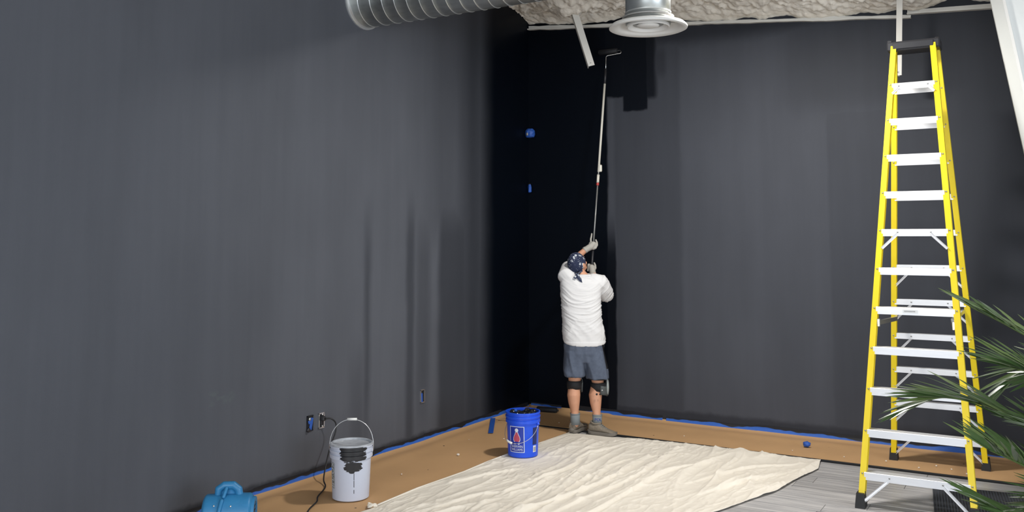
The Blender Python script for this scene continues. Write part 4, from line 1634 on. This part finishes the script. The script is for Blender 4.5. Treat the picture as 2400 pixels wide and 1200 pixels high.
# gloves gripping the pole
def glove(wr, grip_z, side, index_up):
    """hand whose palm closes on the pole; side -1: back of hand to the left of the pole, thumb to the right"""
    g = pol(grip_z)
    mb = MB()
    into = (g - wr)
    palm_c = wr.lerp(g + V3((0, -.030, 0)), .62)
    t = pdir
    out = V3((0, -1, 0))
    lat = t.cross(out).normalized()          # across the hand
    knuckle = g + V3((-.022 * 1, -.026, .018))
    # cuff and palm
    mb.capsule([wr, wr.lerp(palm_c, .5), palm_c, g + V3((-.005, -.030, .010))], [.031, .033, .035, .029], 14)
    mb.ellipsoid(tuple(g + V3((-.004, -.030, -.006))), (.040, .020, .046), 14, 10)
    # four fingers curl round the far side from the left
    lens = (.030, .012, -.008, -.028)
    for i, dz in enumerate(lens):
        c = pol(grip_z + dz)
        k0 = c + V3((-.040, -.022, .004))
        if index_up and i == 0:
            mb.capsule([c + V3((-.030, -.022, .0)), c + V3((-.030, -.010, .030)), c + V3((-.022, .0, .062)), c + V3((-.018, .004, .088))], [.0115, .0105, .0095, .0085], 10)
            continue
        mb.capsule([k0, c + V3((-.036, .012, .006)), c + V3((-.014, .030, .004)), c + V3((.012, .024, .0))], [.0115, .011, .010, .0085 - .0006 * i], 10)
    # thumb leaves the side of the palm and lies up along the pole on the right
    mb.capsule([g + V3((.016, -.034, -.030)), g + V3((.036, -.022, .000)), g + V3((.036, .0, .030)), g + V3((.028, .010, .052))], [.0145, .013, .0115, .0095], 10)
    o = link('glove', remesh(mb, .0042, 2), M['glove'], PE)
    w = MB().tube([wr + (wr - palm_c).normalized() * .012, wr + (palm_c - wr).normalized() * .014], .0345, 14)
    w.build('glove_cuff', M['glove'], o, smooth=True)


glove(LWR, 1.850, -1, True)
glove(RWR, 1.610, -1, False)

# ------------------------------------------------------------------ palm at the right edge
PB = V3((5.62, -4.05, .0))
PA = empty('potted_palm', tuple(PB), 0, 'artificial palm with long arching green fronds at the lower right edge', 'palm')
MB().lathe([(.0001, .005), (.15, .005), (.19, .30), (.20, .33), (.185, .33), (.17, .29), (.0001, .29)], 28).build('pot', M['pot'], PA, auto=40)
MB().lathe([(.0001, .285), (.172, .285), (.172, .297), (.0001, .30)], 24).build('soil', M['soil'], PA)
MB().tube([(0, 0, .29), (.01, .0, .42), (-.01, 0, .58)], [.045, .04, .034], 12).build('trunk', M['bark'], PA, smooth=True)


def leaflet_mesh(seed):
    """unit leaflet along +X, folded along its midrib, tip drooping"""
    v, f = [], []
    n = 7
    for i in range(n + 1):
        t = i / n
        w = .5 * (math.sin(PI * min(1, t * .93 + .07)) ** .75) * (1 - .35 * t)
        if i == n:
            w = .02
        z = -.10 * t * t
        v += [(t, w * .062, z + .012 * (1 - t)), (t, 0, z), (t, -w * .062, z + .012 * (1 - t))]
    for i in range(n):
        a = i * 3
        f += [(a, a + 1, a + 4, a + 3), (a + 1, a + 2, a + 5, a + 4)]
    return MB().add(v, f).mesh('leaflet', True)


LEAF = [leaflet_mesh(0), leaflet_mesh(1)]
LEAF[0].materials.append(M['frond'])
LEAF[1].materials.append(M['frond_pale'])


def frond(pts, n, ln, ang, start, droop, seed, joined=None):
    rnd = random.Random(seed)
    P = spline([V3(p) - PB for p in pts], 12)
    nP = len(P)
    fo_ = MB().tube(P, [.010 - .0075 * i / nP for i in range(nP)], 6).build('frond', M['rachis'], PA, smooth=True)
    for i in range(n):
        side = -1 if i % 2 else 1
        t = start + (1 - start) * ((i // 2) / (n / 2 - 1)) ** .95
        q = min(nP - 2, int(t * (nP - 1)))
        p = P[q].lerp(P[q + 1], t * (nP - 1) - q)
        tan = (P[q + 1] - P[max(0, q - 1)]).normalized()
        up = V3((0, 0, 1))
        lat = tan.cross(up).normalized() * side
        nrm = lat.cross(tan).normalized() * side
        a = R(ang * (1 - .45 * t) + rnd.uniform(-14, 14))
        d = (tan * math.cos(a) + lat * math.sin(a) * .85 + up * (math.sin(a) * .30 - droop * rnd.uniform(.4, 1.2))).normalized()
        z = (up - d * up.dot(d)).normalized()
        z = (z + lat * rnd.uniform(-.3, .6) + V3((0, -1, 0)) * rnd.uniform(.1, .8)).normalized()
        z = (z - d * z.dot(d)).normalized()
        y_ = z.cross(d).normalized()
        L_ = ln * (.55 + .75 * math.sin(PI * (.12 + .80 * t))) * rnd.uniform(.85, 1.1)
        if joined is not None:
            mt = Matrix((d * L_, y_ * .4, z * L_)).transposed().to_4x4()
            mt.translation = p
            joined.add([mt @ q_.co for q_ in LEAF[0].vertices], [tuple(f_.vertices) for f_ in LEAF[0].polygons])
            continue
        o = bpy.data.objects.new('leaflet', LEAF[0 if rnd.random() < .7 else 1])
        COL.objects.link(o)
        o.parent = fo_
        mt = Matrix((d * L_, y_ * (.30 + .16 * rnd.random()), z * L_)).transposed().to_4x4()
        mt.translation = p
        o.matrix_basis = mt
    return fo_


CR = PB + V3((-.01, 0, .58))
frond([CR, (5.45, -4.05, 1.05), (5.22, -4.05, 1.34), (4.98, -4.05, 1.50), (4.80, -4.08, 1.60)], 52, .22, 62, .30, -.04, 1)
frond([CR, (5.40, -4.25, .92), (5.22, -4.32, 1.20), (5.08, -4.36, 1.32), (4.97, -4.40, 1.36)], 46, .27, 46, .30, .05, 2)
frond([CR, (5.38, -3.98, .80), (5.12, -4.0, .97), (4.90, -4.02, 1.10), (4.68, -4.05, 1.145), (4.54, -4.08, 1.10)], 60, .29, 32, .26, .08, 3)
frond([CR, (5.36, -4.20, .72), (5.14, -4.30, .84), (5.00, -4.38, .93), (4.88, -4.44, .99)], 50, .27, 78, .32, -.14, 4)
frond([CR, (5.40, -4.35, .64), (5.17, -4.45, .68), (5.00, -4.52, .72), (4.86, -4.58, .79)], 40, .25, 52, .34, .02, 5)
frond([CR, (5.48, -3.85, 1.0), (5.30, -3.80, 1.25), (5.08, -3.78, 1.30), (4.96, -3.76, 1.22)], 46, .29, 50, .30, .22, 6)

rest = MB()
frond([CR, (5.50, -4.15, .95), (5.35, -4.15, 1.22), (5.20, -4.18, 1.32), (5.08, -4.2, 1.30)], 44, .26, 55, .25, .16, 11, rest)
frond([CR, (5.42, -4.10, .75), (5.28, -4.12, .90), (5.16, -4.15, 1.02), (5.06, -4.18, 1.06)], 44, .26, 58, .25, .10, 12, rest)
frond([CR, (5.46, -4.40, .72), (5.32, -4.50, .80), (5.20, -4.56, .84), (5.10, -4.6, .82)], 40, .26, 52, .25, .12, 13, rest)
frond([CR, (5.75, -4.0, 1.0), (5.95, -3.95, 1.2), (6.2, -3.9, 1.15)], 40, .26, 50, .25, .15, 14, rest)
frond([CR, (5.70, -4.25, .95), (5.85, -4.5, 1.1), (6.0, -4.8, 1.0)], 40, .26, 50, .25, .15, 15, rest)
ro = rest.build('leaflet_mass', M['frond'], PA, smooth=True)
ro['kind'] = 'stuff'

# ------------------------------------------------------------------ round high bay lamp on the ceiling, above the frame
LE = empty('high_bay_lamp', (3.2, -2.27, 4.10), 0, 'round white high bay lamp under the ceiling above the drop cloth', 'lamp')
MB().lathe([(.0001, .12), (.06, .12), (.08, .06), (.19, .035), (.20, .0), (.19, .004), (.0001, .004)], 32).build('housing', M['white_metal'], LE, auto=40)
MB().lathe([(.0001, .001), (.185, .001), (.185, .006), (.0001, .006)], 32).build('lens', M['led'], LE)
MB().tube([(0, 0, .11), (0, 0, .42)], .008, 8).build('hanger', M['steel'], LE)
ll = bpy.data.lights.new('high_bay_light', 'AREA')
ll.shape = 'DISK'
ll.size, ll.energy, ll.color = .36, 128, (1.0, .975, .935)
lo = bpy.data.objects.new('high_bay_light', ll)
lo.location = (0, 0, -.012)
lo.parent = LE
COL.objects.link(lo)
